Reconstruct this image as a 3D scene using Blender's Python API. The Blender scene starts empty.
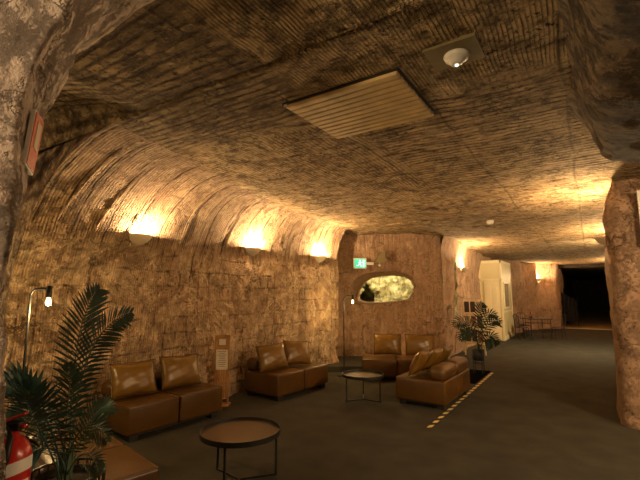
import bpy, bmesh, math, random
import numpy as np
from mathutils import Vector, Matrix
PI = math.pi
SC = bpy.context.scene
COL = SC.collection

# ------------------------------------------------------------------ camera, world, exposure
F_PX = 410.0
PITCH = math.atan(53.0 / F_PX)
YAW = math.radians(33.15)
EYE = 1.7
cam_data = bpy.data.cameras.new('camera')
cam_data.sensor_fit = 'HORIZONTAL'
cam_data.sensor_width = 36.0
cam_data.lens = F_PX / 640.0 * 36.0
cam_data.clip_start = 0.02
cam = bpy.data.objects.new('camera', cam_data)
COL.objects.link(cam)
cam.location = (0, 0, EYE)
cam.rotation_euler = (PI / 2 + PITCH, 0, YAW)
SC.camera = cam

world = bpy.data.worlds.new('world')
SC.world = world
world.use_nodes = True
world.node_tree.nodes['Background'].inputs[0].default_value = (1.0, 0.78, 0.55, 1)
world.node_tree.nodes['Background'].inputs[1].default_value = 0.02
SC.view_settings.view_transform = 'Standard'
SC.view_settings.look = 'None'
SC.view_settings.gamma = 1.0
SC.view_settings.use_curve_mapping = False
SC.view_settings.exposure = 0.6
WARM = (1.0, 0.69, 0.36)
SCONCE_W = 155.0
ROOM_W = 40.0


def area_light(name, loc, aim, power, size, color, shape='DISK', size_y=None):
    d = bpy.data.lights.new(name, 'AREA')
    d.shape = shape
    d.size = size
    if size_y: d.size_y = size_y
    d.energy = power
    d.color = color
    o = bpy.data.objects.new(name, d)
    COL.objects.link(o)
    o.location = loc
    o.rotation_euler = (Vector(aim) - Vector(loc)).to_track_quat('-Z', 'Y').to_euler()
    return o


def point_light(name, loc, power, size, color):
    d = bpy.data.lights.new(name, 'POINT')
    d.energy = power; d.shadow_soft_size = size; d.color = color
    o = bpy.data.objects.new(name, d)
    COL.objects.link(o); o.location = loc
    return o


# entrance lamp behind the camera, then unseen lights added to brighten the room
point_light('entrance_lamp', (-0.9, -1.9, 2.55), 165, 0.15, (1.0, 0.75, 0.44))
area_light('hall_fill', (3.2, 3.2, 2.9), (0.9, 6.7, 1.3), 150, 0.5, (1.0, 0.68, 0.36))  # added light without a fixture, aimed to brighten the near pillar
point_light('side_wall_fill', (4.1, 6.0, 2.45), 150, 0.12, (1.0, 0.70, 0.38))  # added fill for the middle of the ceiling, no lamp modelled
point_light('passage_fill', (-6.2, -0.2, 2.5), 55, 0.15, (1.0, 0.74, 0.40))  # added fill so the side passage and left wall are not black
area_light('lobby_fill', (0.9, 13.8, 2.9), (-1.8, 15.5, 0.8), 140, 0.5, (1.0, 0.74, 0.42))  # unseen fill added to lift the booth and far hall

# ------------------------------------------------------------------ helpers
def link(o):
    COL.objects.link(o)
    return o


def tag(o, label, cat, group=None, kind=None):
    o['label'] = label
    o['category'] = cat
    if group: o['group'] = group
    if kind: o['kind'] = kind
    return o


def thing(name, label, cat, loc=(0, 0, 0), rz=0.0, group=None):
    o = bpy.data.objects.new(name, None)
    o.empty_display_size = 0.1
    link(o)
    o.location = loc
    o.rotation_euler = (0, 0, rz)
    return tag(o, label, cat, group)


def mesh_obj(name, verts, faces, mat, parent=None, smooth=False):
    me = bpy.data.meshes.new(name)
    me.from_pydata([tuple(v) for v in verts], [], [tuple(f) for f in faces])
    me.update()
    if smooth:
        me.polygons.foreach_set('use_smooth', [True] * len(me.polygons))
    me.materials.append(mat)
    o = bpy.data.objects.new(name, me)
    link(o)
    if parent: o.parent = parent
    return o


def bm_obj(name, bm, mat, parent=None, smooth=False):
    bmesh.ops.recalc_face_normals(bm, faces=bm.faces[:])
    me = bpy.data.meshes.new(name)
    bm.to_mesh(me); bm.free()
    if smooth:
        me.polygons.foreach_set('use_smooth', [True] * len(me.polygons))
    if mat: me.materials.append(mat)
    o = bpy.data.objects.new(name, me)
    link(o)
    if parent: o.parent = parent
    return o


def box(bm, x0, y0, z0, x1, y1, z1, bev=0.0, seg=2, M=None):
    r = bmesh.ops.create_cube(bm, size=1.0)
    vs = r['verts']
    for v in vs:
        v.co = Vector(((x0 + x1) / 2 + v.co.x * (x1 - x0), (y0 + y1) / 2 + v.co.y * (y1 - y0), (z0 + z1) / 2 + v.co.z * (z1 - z0)))
    if bev > 0:
        es = list({e for v in vs for e in v.link_edges})
        r2 = bmesh.ops.bevel(bm, geom=es, offset=bev, segments=seg, profile=0.5, affect='EDGES')
        vs = list({v for v in vs if v.is_valid} | set(r2['verts']))
    if M is not None:
        bmesh.ops.transform(bm, matrix=M, verts=[v for v in vs if v.is_valid])
    return vs


def tube(bm, pts, r, n=8, cap=True, radii=None):
    pts = [Vector(p) for p in pts]
    rings = []
    up = Vector((0, 0, 1))
    prev = None
    for i, p in enumerate(pts):
        if i == 0: t = pts[1] - p
        elif i == len(pts) - 1: t = p - pts[i - 1]
        else: t = pts[i + 1] - pts[i - 1]
        t.normalize()
        if prev is None:
            a = t.cross(up)
            if a.length < 1e-3: a = t.cross(Vector((1, 0, 0)))
        else:
            a = prev - t * prev.dot(t)
        a.normalize(); prev = a
        b = t.cross(a)
        rr = radii[i] if radii else r
        rings.append([bm.verts.new(p + (a * math.cos(2 * PI * k / n) + b * math.sin(2 * PI * k / n)) * rr) for k in range(n)])
    for i in range(len(rings) - 1):
        for k in range(n):
            bm.faces.new((rings[i][k], rings[i][(k + 1) % n], rings[i + 1][(k + 1) % n], rings[i + 1][k]))
    if cap:
        bm.faces.new(rings[0][::-1]); bm.faces.new(rings[-1])


def lathe(bm, prof, n=32, c=(0, 0, 0), a0=0.0, a1=2 * PI):
    full = abs(a1 - a0 - 2 * PI) < 1e-6
    m = n if full else n + 1
    rings = []
    for r, z in prof:
        if r < 1e-6:
            rings.append([bm.verts.new((c[0], c[1], c[2] + z))])
        else:
            rings.append([bm.verts.new((c[0] + r * math.cos(a0 + (a1 - a0) * k / n), c[1] + r * math.sin(a0 + (a1 - a0) * k / n), c[2] + z)) for k in range(m)])
    for i in range(len(rings) - 1):
        A, B = rings[i], rings[i + 1]
        for k in range(n):
            k2 = (k + 1) % m
            if len(A) == 1 and len(B) == 1: continue
            if len(A) == 1: bm.faces.new((A[0], B[k], B[k2]))
            elif len(B) == 1: bm.faces.new((A[k], A[k2], B[0]))
            else: bm.faces.new((A[k], A[k2], B[k2], B[k]))


# ------------------------------------------------------------------ numpy noise for rock relief
def _h(i, j, k, s):
    n = (i * 73856093) ^ (j * 19349663) ^ (k * 83492791) ^ (s * 2654435)
    n = (n ^ (n >> 13)) * 1274126177
    n = n & 0x7fffffff
    n = n ^ (n >> 16)
    return (n % 65536) / 32767.5 - 1.0


def vnoise(P, s=0):
    P = np.asarray(P, dtype=np.float64)
    I = np.floor(P).astype(np.int64)
    Fr = P - I
    w = Fr * Fr * (3 - 2 * Fr)
    out = 0
    for a in (0, 1):
        for b in (0, 1):
            for c in (0, 1):
                wt = (w[..., 0] if a else 1 - w[..., 0]) * (w[..., 1] if b else 1 - w[..., 1]) * (w[..., 2] if c else 1 - w[..., 2])
                out = out + wt * _h(I[..., 0] + a, I[..., 1] + b, I[..., 2] + c, s)
    return out


def fbm(P, octs=4, s=0, gain=0.5):
    P = np.asarray(P, dtype=np.float64)
    a, t = 1.0, 0
    for o in range(octs):
        t = t + a * vnoise(P, s + o * 17)
        P = P * 2.03 + 11.7
        a *= gain
    return t


def rock_disp(P, amp=0.06, scale=0.8):
    return amp * fbm(P * scale, 4, 3)


def grid_obj(name, P, mat, disp=None, kind='structure', smooth=True, parent=None):
    """P: (n, m, 3) grid of points; disp: (n, m) offset along the grid normal."""
    if disp is not None:
        du = np.gradient(P, axis=0); dv = np.gradient(P, axis=1)
        N = np.cross(du, dv)
        N /= np.maximum(np.linalg.norm(N, axis=2, keepdims=True), 1e-9)
        P = P + N * disp[..., None]
    n, m = P.shape[:2]
    idx = np.arange(n * m).reshape(n, m)
    f = np.stack([idx[:-1, :-1], idx[1:, :-1], idx[1:, 1:], idx[:-1, 1:]], -1).reshape(-1, 4)
    me = bpy.data.meshes.new(name)
    me.vertices.add(n * m)
    me.vertices.foreach_set('co', P.reshape(-1).astype(np.float32))
    me.loops.add(len(f) * 4)
    me.loops.foreach_set('vertex_index', f.reshape(-1).astype(np.int32))
    me.polygons.add(len(f))
    me.polygons.foreach_set('loop_start', np.arange(0, len(f) * 4, 4, dtype=np.int32))
    me.update(calc_edges=True)
    me.polygons.foreach_set('use_smooth', [smooth] * len(f))
    me.materials.append(mat)
    o = bpy.data.objects.new(name, me)
    link(o)
    if kind: o['kind'] = kind
    if parent: o.parent = parent
    return o


# ------------------------------------------------------------------ materials
def new_mat(name):
    m = bpy.data.materials.new(name)
    m.use_nodes = True
    nt = m.node_tree
    return m, nt, nt.nodes['Principled BSDF']


def simple(name, col, rough=0.6, metal=0.0, var=0.12, scale=14.0, bump=0.0, bscale=60.0, emit=None, estr=0.0, spec=0.5, coat=0.0, alpha_trans=0.0):
    m, nt, b = new_mat(name)
    tc = nt.nodes.new('ShaderNodeTexCoord')
    nz = nt.nodes.new('ShaderNodeTexNoise')
    nz.inputs['Scale'].default_value = scale
    nz.inputs['Detail'].default_value = 4
    nt.links.new(tc.outputs['Object'], nz.inputs['Vector'])
    rp = nt.nodes.new('ShaderNodeValToRGB')
    rp.color_ramp.elements[0].position = 0.3
    rp.color_ramp.elements[1].position = 0.7
    rp.color_ramp.elements[0].color = tuple(c * (1 - var) for c in col) + (1,)
    rp.color_ramp.elements[1].color = tuple(min(1, c * (1 + var)) for c in col) + (1,)
    nt.links.new(nz.outputs['Fac'], rp.inputs['Fac'])
    nt.links.new(rp.outputs['Color'], b.inputs['Base Color'])
    b.inputs['Roughness'].default_value = rough
    b.inputs['Metallic'].default_value = metal
    b.inputs['Specular IOR Level'].default_value = spec
    b.inputs['Coat Weight'].default_value = coat
    if bump > 0:
        n2 = nt.nodes.new('ShaderNodeTexNoise')
        n2.inputs['Scale'].default_value = bscale
        n2.inputs['Detail'].default_value = 5
        nt.links.new(tc.outputs['Object'], n2.inputs['Vector'])
        bp = nt.nodes.new('ShaderNodeBump')
        bp.inputs['Strength'].default_value = bump
        bp.inputs['Distance'].default_value = 0.01
        nt.links.new(n2.outputs['Fac'], bp.inputs['Height'])
        nt.links.new(bp.outputs['Normal'], b.inputs['Normal'])
    if emit:
        b.inputs['Emission Color'].default_value = tuple(emit) + (1,)
        b.inputs['Emission Strength'].default_value = estr
    if alpha_trans: b.inputs['Transmission Weight'].default_value = alpha_trans
    return m


def rock(name, c_dark, c_mid, c_light, groove_axis=None, groove_period=0.05, groove_amt=0.5, cross_axis=None, cross_period=0.11,
         streak=None, streak_col=(0.05, 0.025, 0.01), streak_amt=0.7, crack_scale=0.9, crack_amt=0.7, rough=0.9, bump=0.8,
         mode=None, pit_amt=0.7, grit_amt=0.62, big=0.55, spec=0.2, veins=None):
    """Dug sandstone: blotches, tool-mark grooves, dark streaks and cracks, all in metres."""
    m, nt, b = new_mat(name)
    N, L = nt.nodes, nt.links

    def node(t, **kw):
        n = N.new(t)
        for k, v in kw.items():
            setattr(n, k, v)
        return n

    def math_(op, a, c=None, clamp=False):
        n = node('ShaderNodeMath', operation=op)
        n.use_clamp = clamp
        for i, v in enumerate((a, c)):
            if v is None: continue
            if isinstance(v, (int, float)): n.inputs[i].default_value = v
            else: L.new(v, n.inputs[i])
        return n.outputs[0]

    def mapr(v, a, c, d, e):
        n = node('ShaderNodeMapRange')
        n.inputs['From Min'].default_value = a; n.inputs['From Max'].default_value = c
        n.inputs['To Min'].default_value = d; n.inputs['To Max'].default_value = e
        L.new(v, n.inputs['Value'])
        return n.outputs[0]

    def mix(f, a, c, mode='MIX'):
        n = node('ShaderNodeMix', data_type='RGBA', blend_type=mode)
        for sock, v in ((n.inputs[0], f), (n.inputs[6], a), (n.inputs[7], c)):
            if isinstance(v, (int, float)): sock.default_value = v
            elif isinstance(v, tuple): sock.default_value = v + (1,)
            else: L.new(v, sock)
        return n.outputs[2]

    tc = node('ShaderNodeTexCoord')
    pos = tc.outputs['Object']

    def noise(sc, det=5, vec=None, scl=None, dist=0.0, ro=0.55):
        v = vec or pos
        if scl:
            mp = node('ShaderNodeMapping')
            mp.inputs['Scale'].default_value = scl
            L.new(v, mp.inputs['Vector']); v = mp.outputs[0]
        n = node('ShaderNodeTexNoise')
        n.inputs['Scale'].default_value = sc; n.inputs['Detail'].default_value = det
        n.inputs['Roughness'].default_value = ro; n.inputs['Distortion'].default_value = dist
        L.new(v, n.inputs['Vector'])
        return n.outputs['Fac']

    # warped position
    nw = node('ShaderNodeTexNoise'); nw.inputs['Scale'].default_value = 1.1; nw.inputs['Detail'].default_value = 3
    L.new(pos, nw.inputs['Vector'])
    vm = node('ShaderNodeVectorMath', operation='MULTIPLY_ADD')
    L.new(nw.outputs['Color'], vm.inputs[0]); vm.inputs[1].default_value = (0.14,) * 3; L.new(pos, vm.inputs[2])
    wpos = vm.outputs[0]

    vg = node('ShaderNodeVectorMath', operation='MULTIPLY_ADD')
    L.new(nw.outputs['Color'], vg.inputs[0]); vg.inputs[1].default_value = (0.10,) * 3; L.new(pos, vg.inputs[2])
    gpos = vg.outputs[0]
    n1 = noise(big, 7, dist=0.6, ro=0.62)
    n2 = noise(3.2, 6, ro=0.65)
    n3 = noise(22.0, 4, ro=0.7)
    col = mix(mapr(n1, 0.36, 0.64, 0, 1), c_dark, c_mid)
    col = mix(math_('MULTIPLY', mapr(n2, 0.42, 0.72, 0, 1), 0.85), col, c_light)
    col = mix(0.45, col, mix(n3, tuple(c * 0.5 for c in c_mid), tuple(min(1, c * 1.45) for c in c_light)), 'MIX')
    height = math_('MULTIPLY', n2, 1.2)
    height = math_('ADD', height, math_('MULTIPLY', n3, 0.35))

    def wave(axis, period, vec, dist=0.6):
        w = node('ShaderNodeTexWave', wave_type='BANDS', bands_direction=axis)
        w.inputs['Scale'].default_value = 0.314159 / period
        w.inputs['Distortion'].default_value = dist
        w.inputs['Detail'].default_value = 2.0
        w.inputs['Detail Scale'].default_value = 2.0
        L.new(vec, w.inputs['Vector'])
        return w.outputs['Fac']

    # broad mottling and fine grit of the dug stone
    grit = mapr(noise(7.0, 9, ro=0.8), 0.49, 0.60, 0, 1)
    col = mix(math_('MULTIPLY', grit, grit_amt), col, tuple(c * 0.42 for c in c_dark))
    pale = mapr(noise(5.0, 8, dist=0.8, ro=0.75), 0.55, 0.68, 0, 1)
    col = mix(math_('MULTIPLY', pale, 0.75), col, tuple(min(1, c * 1.25) for c in c_light))
    height = math_('SUBTRACT', height, math_('MULTIPLY', grit, 0.5))

    def groove(axis, period, mask, amt, hgt, sharp=0.45, dist=0.35):
        nonlocal col, height
        g = wave(axis, period, gpos, dist)
        g = mapr(g, 0.0, sharp, 1.0, 0.0)
        brk = mapr(noise(6, 5, scl=((1, 2.5, 1) if axis == 'Y' else (2.5, 1, 1)), ro=0.7), 0.38, 0.58, 0.15, 1.0)
        g = math_('MULTIPLY', math_('MULTIPLY', g, brk), mask, True)
        col = mix(math_('MULTIPLY', g, amt), col, tuple(c * 0.25 for c in c_dark))
        height = math_('SUBTRACT', height, math_('MULTIPLY', g, hgt))

    sp = node('ShaderNodeSeparateXYZ'); L.new(wpos, sp.inputs[0])
    PX_, PY_, PZ_ = sp.outputs
    if mode == 'ceil':
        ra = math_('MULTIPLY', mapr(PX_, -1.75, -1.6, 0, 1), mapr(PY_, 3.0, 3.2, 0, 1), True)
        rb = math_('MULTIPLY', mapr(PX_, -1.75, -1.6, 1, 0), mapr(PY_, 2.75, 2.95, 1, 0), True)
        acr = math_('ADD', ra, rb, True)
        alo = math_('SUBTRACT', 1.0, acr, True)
        col = mix(math_('MULTIPLY', rb, 0.45), col, (0.085, 0.05, 0.024))      # near-left part of the ceiling mixed darker
        ridge = mapr(noise(1.0, 7, vec=gpos, scl=(2.2, 16.0, 2.0), ro=0.75), 0.56, 0.64, 0, 1)
        col = mix(math_('MULTIPLY', math_('MULTIPLY', ridge, rb), 0.7), col, c_light)
        height = math_('ADD', height, math_('MULTIPLY', math_('MULTIPLY', ridge, acr), 0.7))
        groove('Y', 0.085, acr, 0.95, 1.4)
        near_ = mapr(PY_, 2.9, 3.1, 1, 0)
        groove('X', 0.026, math_('MULTIPLY', alo, near_), 0.6, 0.8)
        groove('X', 0.050, math_('MULTIPLY', alo, math_('SUBTRACT', 1.0, near_)), 0.65, 0.8)
        # thin seams between the digging passes
        for ax, per in (('X', 0.92), ('Y', 1.9)):
            sm = mapr(wave(ax, per, gpos, 0.25), 0.0, 0.004, 1.0, 0.0)
            sm = math_('MULTIPLY', sm, mapr(noise(1.4, 3), 0.38, 0.5, 0.2, 1.0))
            col = mix(math_('MULTIPLY', sm, 0.35), col, (0.04, 0.02, 0.01))
            height = math_('SUBTRACT', height, math_('MULTIPLY', sm, 0.6))
    elif mode == 'wall':
        up = mapr(PZ_, 2.35, 2.5, 0, 1)
        lo_ = math_('SUBTRACT', 1.0, up, True)
        groove('Y', 0.036, up, 0.7, 0.8)
        groove('Y', 0.41, up, 1.0, 2.0, 0.012, 0.7)
        groove('Y', 0.23, math_('MULTIPLY', up, mapr(noise(0.8, 2), 0.45, 0.55, 0, 1)), 0.9, 1.5, 0.02, 0.7)
        bk = mapr(noise(1.2, 4), 0.46, 0.58, 0.0, 1.0)
        bk2 = mapr(noise(1.6, 4, scl=(1, 1.3, 1)), 0.46, 0.58, 0.0, 1.0)
        groove('Y', 0.19, math_('MULTIPLY', lo_, bk), 0.85, 0.8, 0.09, 0.9)
        groove('Z', 0.23, math_('MULTIPLY', lo_, bk2), 0.75, 0.7, 0.08, 0.9)
        groove('Y', 0.030, lo_, 0.35, 0.4)
        vn = noise(0.9, 8, dist=1.2, ro=0.7)
        vv = math_('MULTIPLY', mapr(math_('ABSOLUTE', math_('SUBTRACT', vn, 0.5)), 0.0, 0.05, 1.0, 0.0), lo_)
        vv = math_('MULTIPLY', vv, mapr(noise(4.0, 5, ro=0.7), 0.42, 0.6, 0.1, 0.9), True)
        col = mix(vv, col, tuple(min(1, c * 1.25 + 0.03) for c in c_light))
    elif groove_axis:
        groove(groove_axis, groove_period, mapr(noise(0.9, 3), 0.3, 0.62, 0.25, 1.0), groove_amt, 0.7)
    if cross_axis:
        g2 = wave(cross_axis, cross_period, gpos, 0.5)
        g2 = math_('MULTIPLY', mapr(g2, 0.0, 0.16, 1.0, 0.0), mapr(noise(1.3, 3), 0.42, 0.6, 0.0, 1.0))
        col = mix(math_('MULTIPLY', g2, 0.5), col, tuple(c * 0.35 for c in c_dark))
        height = math_('SUBTRACT', height, math_('MULTIPLY', g2, 0.5))
    if streak:
        s1 = noise(1.0, 6, vec=wpos, scl=streak, ro=0.7)
        s = math_('MULTIPLY', mapr(s1, 0.54, 0.68, 0, 1), streak_amt, True)
        col = mix(s, col, streak_col)
        height = math_('SUBTRACT', height, math_('MULTIPLY', s, 0.8))
    if veins:
        v1 = noise(veins, 5, dist=1.6)
        v = mapr(math_('ABSOLUTE', math_('SUBTRACT', v1, 0.5)), 0.0, 0.018, 0.75, 0.0)
        col = mix(v, col, tuple(min(1, c * 1.5 + 0.06) for c in c_light))
    # cracks
    vo = node('ShaderNodeTexVoronoi', feature='DISTANCE_TO_EDGE')
    vo.inputs['Scale'].default_value = crack_scale
    nw2 = node('ShaderNodeTexNoise'); nw2.inputs['Scale'].default_value = 2.4; nw2.inputs['Detail'].default_value = 6
    nw2.inputs['Roughness'].default_value = 0.7
    L.new(pos, nw2.inputs['Vector'])
    vm2 = node('ShaderNodeVectorMath', operation='MULTIPLY_ADD')
    L.new(nw2.outputs['Color'], vm2.inputs[0]); vm2.inputs[1].default_value = (0.9,) * 3; L.new(pos, vm2.inputs[2])
    L.new(vm2.outputs[0], vo.inputs['Vector'])
    ck = mapr(vo.outputs['Distance'], 0.0, 0.022, 1.0, 0.0)
    ck = math_('MULTIPLY', ck, mapr(noise(1.7, 4), 0.45, 0.58, 0.0, 1.0), True)
    col = mix(math_('MULTIPLY', ck, crack_amt), col, (0.02, 0.01, 0.004))
    height = math_('SUBTRACT', height, ck)
    # chisel pits
    pits = mapr(noise(26, 3), 0.57, 0.66, 0.0, 1.0)
    pits = math_('MULTIPLY', pits, mapr(noise(2.0, 3), 0.4, 0.6, 0.0, pit_amt), True)
    col = mix(pits, col, tuple(c * 0.25 for c in c_dark))
    height = math_('SUBTRACT', height, math_('MULTIPLY', pits, 0.4))
    L.new(col, b.inputs['Base Color'])
    b.inputs['Roughness'].default_value = rough
    b.inputs['Specular IOR Level'].default_value = spec
    bp = node('ShaderNodeBump')
    bp.inputs['Strength'].default_value = bump
    bp.inputs['Distance'].default_value = 0.03
    L.new(height, bp.inputs['Height'])
    L.new(bp.outputs['Normal'], b.inputs['Normal'])
    return m


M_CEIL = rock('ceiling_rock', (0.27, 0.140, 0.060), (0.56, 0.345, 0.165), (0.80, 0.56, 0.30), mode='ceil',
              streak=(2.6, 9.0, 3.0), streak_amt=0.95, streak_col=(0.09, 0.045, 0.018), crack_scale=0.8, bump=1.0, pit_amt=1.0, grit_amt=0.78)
M_WALL = rock('wall_rock', (0.29, 0.15, 0.085), (0.44, 0.27, 0.15), (0.62, 0.45, 0.27), mode='wall', grit_amt=0.40,
              streak=(1.5, 3.5, 1.2), streak_amt=0.5, streak_col=(0.14, 0.055, 0.025), crack_scale=1.0, bump=1.0)
M_END = rock('end_rock', (0.28, 0.15, 0.085), (0.40, 0.24, 0.14), (0.52, 0.35, 0.22), 'X', 0.09, 0.15, grit_amt=0.28,
             streak=(3.0, 3.0, 0.7), streak_amt=0.5, streak_col=(0.15, 0.06, 0.03), crack_scale=0.8, bump=0.8)
M_PILLAR = rock('pillar_rock', (0.24, 0.14, 0.085), (0.33, 0.205, 0.125), (0.42, 0.28, 0.18), None, grit_amt=0.22,
                streak=(1.2, 1.2, 5.0), streak_amt=0.35, streak_col=(0.15, 0.065, 0.035), crack_scale=1.1, bump=0.9)
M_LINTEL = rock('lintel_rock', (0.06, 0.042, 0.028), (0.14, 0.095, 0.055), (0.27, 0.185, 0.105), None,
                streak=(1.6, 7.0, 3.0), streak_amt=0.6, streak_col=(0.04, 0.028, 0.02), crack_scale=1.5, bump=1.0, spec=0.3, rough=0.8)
M_ARCH = rock('arch_rock', (0.36, 0.27, 0.22), (0.54, 0.42, 0.34), (0.70, 0.57, 0.46), None, grit_amt=0.3,
              streak=(3.0, 3.0, 1.4), streak_amt=0.35, streak_col=(0.16, 0.10, 0.08), crack_scale=2.2, bump=1.0, big=1.4)
M_GARDEN = rock('garden_rock', (0.30, 0.26, 0.06), (0.75, 0.62, 0.28), (0.95, 0.86, 0.55), None,
                streak=(2.0, 2.0, 3.0), streak_amt=0.6, streak_col=(0.16, 0.15, 0.05), crack_scale=1.6, bump=1.0, big=0.9)
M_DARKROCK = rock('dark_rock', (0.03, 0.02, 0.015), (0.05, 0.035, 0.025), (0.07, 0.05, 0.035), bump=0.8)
M_CARPET = simple('carpet', (0.052, 0.048, 0.036), 0.95, var=0.18, scale=3.0, bump=0.5, bscale=320, spec=0.15)
M_TAN = simple('tan_floor', (0.42, 0.27, 0.13), 0.6, var=0.12, scale=2.0)
M_LEATHER = simple('tan_leather', (0.078, 0.035, 0.005), 0.34, var=0.16, scale=5.0, bump=0.15, bscale=45, spec=0.5)
M_LEATHER2 = simple('tan_leather_pillow', (0.15, 0.074, 0.008), 0.34, var=0.14, scale=6.0, bump=0.25, bscale=9, spec=0.5)
M_BLACK = simple('black_metal', (0.012, 0.012, 0.012), 0.45, 0.2, var=0.2)
M_DARKWOOD = simple('dark_foot', (0.012, 0.009, 0.007), 0.5, var=0.2)
M_TABLE = simple('brown_table_top', (0.075, 0.042, 0.02), 0.35, var=0.2, scale=4.0)
M_WOOD = simple('orange_wood', (0.36, 0.17, 0.055), 0.55, var=0.2, scale=7.0)
M_PAPER = simple('paper', (0.62, 0.55, 0.45), 0.8, var=0.05, scale=9.0)
M_INK = simple('ink', (0.16, 0.11, 0.08), 0.8, var=0.1)
M_BOOTH = simple('cream_panel', (0.62, 0.52, 0.28), 0.5, var=0.04, scale=2.0)
M_BOOTHTRIM = simple('cream_trim', (0.74, 0.63, 0.38), 0.45, var=0.03)
M_GLASSDARK = simple('booth_glass', (0.30, 0.27, 0.20), 0.15, var=0.05)
M_RED = simple('red_paint', (0.50, 0.018, 0.016), 0.28, var=0.08, coat=0.5)
M_WHITE = simple('white_label', (0.78, 0.76, 0.72), 0.5, var=0.03)
M_SIGNRED = simple('sign_red', (0.60, 0.13, 0.06), 0.55, var=0.08)
M_SIGNCREAM = simple('sign_cream', (0.66, 0.52, 0.36), 0.6, var=0.08)
M_LEAF = simple('palm_leaf', (0.065, 0.135, 0.115), 0.42, var=0.35, scale=11.0)
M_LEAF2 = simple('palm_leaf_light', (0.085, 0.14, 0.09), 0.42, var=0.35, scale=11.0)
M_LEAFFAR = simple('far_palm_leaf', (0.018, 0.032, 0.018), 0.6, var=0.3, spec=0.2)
M_STEM = simple('palm_stem', (0.10, 0.12, 0.05), 0.6, var=0.2)
M_SOIL = simple('soil', (0.03, 0.02, 0.012), 0.95, var=0.4, scale=40)
M_PLASTER = simple('sconce_plaster', (0.62, 0.50, 0.34), 0.6, var=0.05)
M_CREAM = simple('cream_plastic', (0.78, 0.72, 0.60), 0.4, var=0.03)
M_BULB = simple('bulb_glow', (1, 0.8, 0.5), 0.3, emit=(1.0, 0.74, 0.30), estr=3.5)
M_LAMPGLOW = simple('sconce_glow', (1, 0.8, 0.5), 0.3, emit=(1.0, 0.78, 0.45), estr=6.0)
M_GREEN = simple('exit_green', (0.02, 0.42, 0.22), 0.4, emit=(0.05, 0.75, 0.42), estr=0.55)
M_EXITWHITE = simple('exit_white', (0.8, 0.95, 0.88), 0.4, emit=(0.75, 1.0, 0.88), estr=0.9)
M_PANEL = simple('ceiling_timber', (0.62, 0.42, 0.18), 0.5, var=0.22, scale=6.0)
M_TAPEY = simple('tape_yellow', (0.85, 0.66, 0.26), 0.5, var=0.05)
M_TAPEK = simple('tape_black', (0.015, 0.014, 0.012), 0.5, var=0.1)
M_OLIVE = simple('olive_housing', (0.20, 0.15, 0.06), 0.5, var=0.1)
M_DARKCLOTH = simple('dark_cloth', (0.014, 0.012, 0.010), 0.8, var=0.3)

# ------------------------------------------------------------------ structure
RNG = np.random.RandomState(4)
YA, YB = 1.95, 8.45
CEIL_Z = 3.19


def wall_x(y):
    """where the foot of the left wall stands, as a function of y"""
    return np.interp(y, [1.0, 1.9, 2.6, 3.4, 4.2, 4.6, 4.95, 5.3, 6.5, 7.6, 8.2, 8.6], [-5.5, -5.5, -5.42, -5.36, -5.3, -5.14, -5.04, -5.2, -5.15, -5.08, -5.0, -5.04])


def vault_a(y):
    return np.interp(y, [1.9, 3.0, 4.5, 6.3, 7.5, 8.6], [1.95, 1.6, 1.05, 0.62, 0.42, 0.30])


def vault_profile(y, s):
    """point of the left wall at y, s in 0..1 from floor to where the flat ceiling begins"""
    a = vault_a(y); xw = wall_x(y); z0 = 2.40 - 0.45 * a
    t = np.clip((s - 0.52) / 0.48, 0, 1)
    xs = np.interp(y, [1.9, 3.0, 8.6], [-5.44, -5.36, -5.04])
    xw = xw + (xs - xw) * np.clip((s - 0.2) / 0.25, 0, 1)
    ang = t * PI / 2
    x = np.where(s < 0.52, xw, xw + a * (1 - np.cos(ang)))
    z = np.where(s < 0.52, s / 0.52 * z0, z0 + (CEIL_Z + 0.03 - z0) * np.sin(ang))
    x = x + 0.10 * np.clip(1 - np.abs(z - 2.1) / 1.6, 0, 1) * 0.4
    return x, z


def ceil_relief(P):
    d = 0.035 * fbm(P * np.array([0.55, 0.9, 0.5]), 4, 5)
    band = np.abs(((P[..., 0] + 0.12 * vnoise(P * 0.5, 8)) / 0.92) % 1.0 - 0.5)   # digging passes run along the hall
    d = d + 0.008 * np.clip(1 - band / 0.03, 0, 1)
    return d


def wall_relief(P):
    y, z = P[..., 1], P[..., 2]
    up = np.clip((z - 2.25) / 0.3, 0, 1)
    d = 0.045 * (1 - up) * fbm(P * np.array([0.9, 0.9, 0.7]), 5, 3) + 0.010 * up * fbm(P * 2.0, 4, 3)
    q = (y + 0.12 * vnoise(P * 0.7, 9) - 0.12 * np.clip(z - 2.2, 0, 1)) / 0.44
    ribs = np.abs(q - np.round(q))
    keep = 0.35 + 0.65 * (vnoise(np.stack([np.round(q) * 3.3, z * 0.6, z * 0], -1), 21) > -0.35)
    d = d - (0.016 * up + 0.008) * keep * np.clip(1 - ribs / 0.05, 0, 1) - 0.012 * up * ribs
    lo = np.clip(1 - z / 0.9, 0, 1)
    d = d + lo * 0.10 * fbm(P * 2.1, 4, 31)
    return d


ys = np.arange(YA, YB + 0.001, 0.026)
ss = np.linspace(0, 1, 190)
Y, S = np.meshgrid(ys, ss, indexing='ij')
X, Zz = vault_profile(Y, S)
Pw = np.stack([X, Y, Zz], -1)
bl = np.clip((1 - S) / 0.06, 0, 1)
wall_obj = grid_obj('wall_left', Pw, M_WALL, -wall_relief(Pw) * bl)


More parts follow.
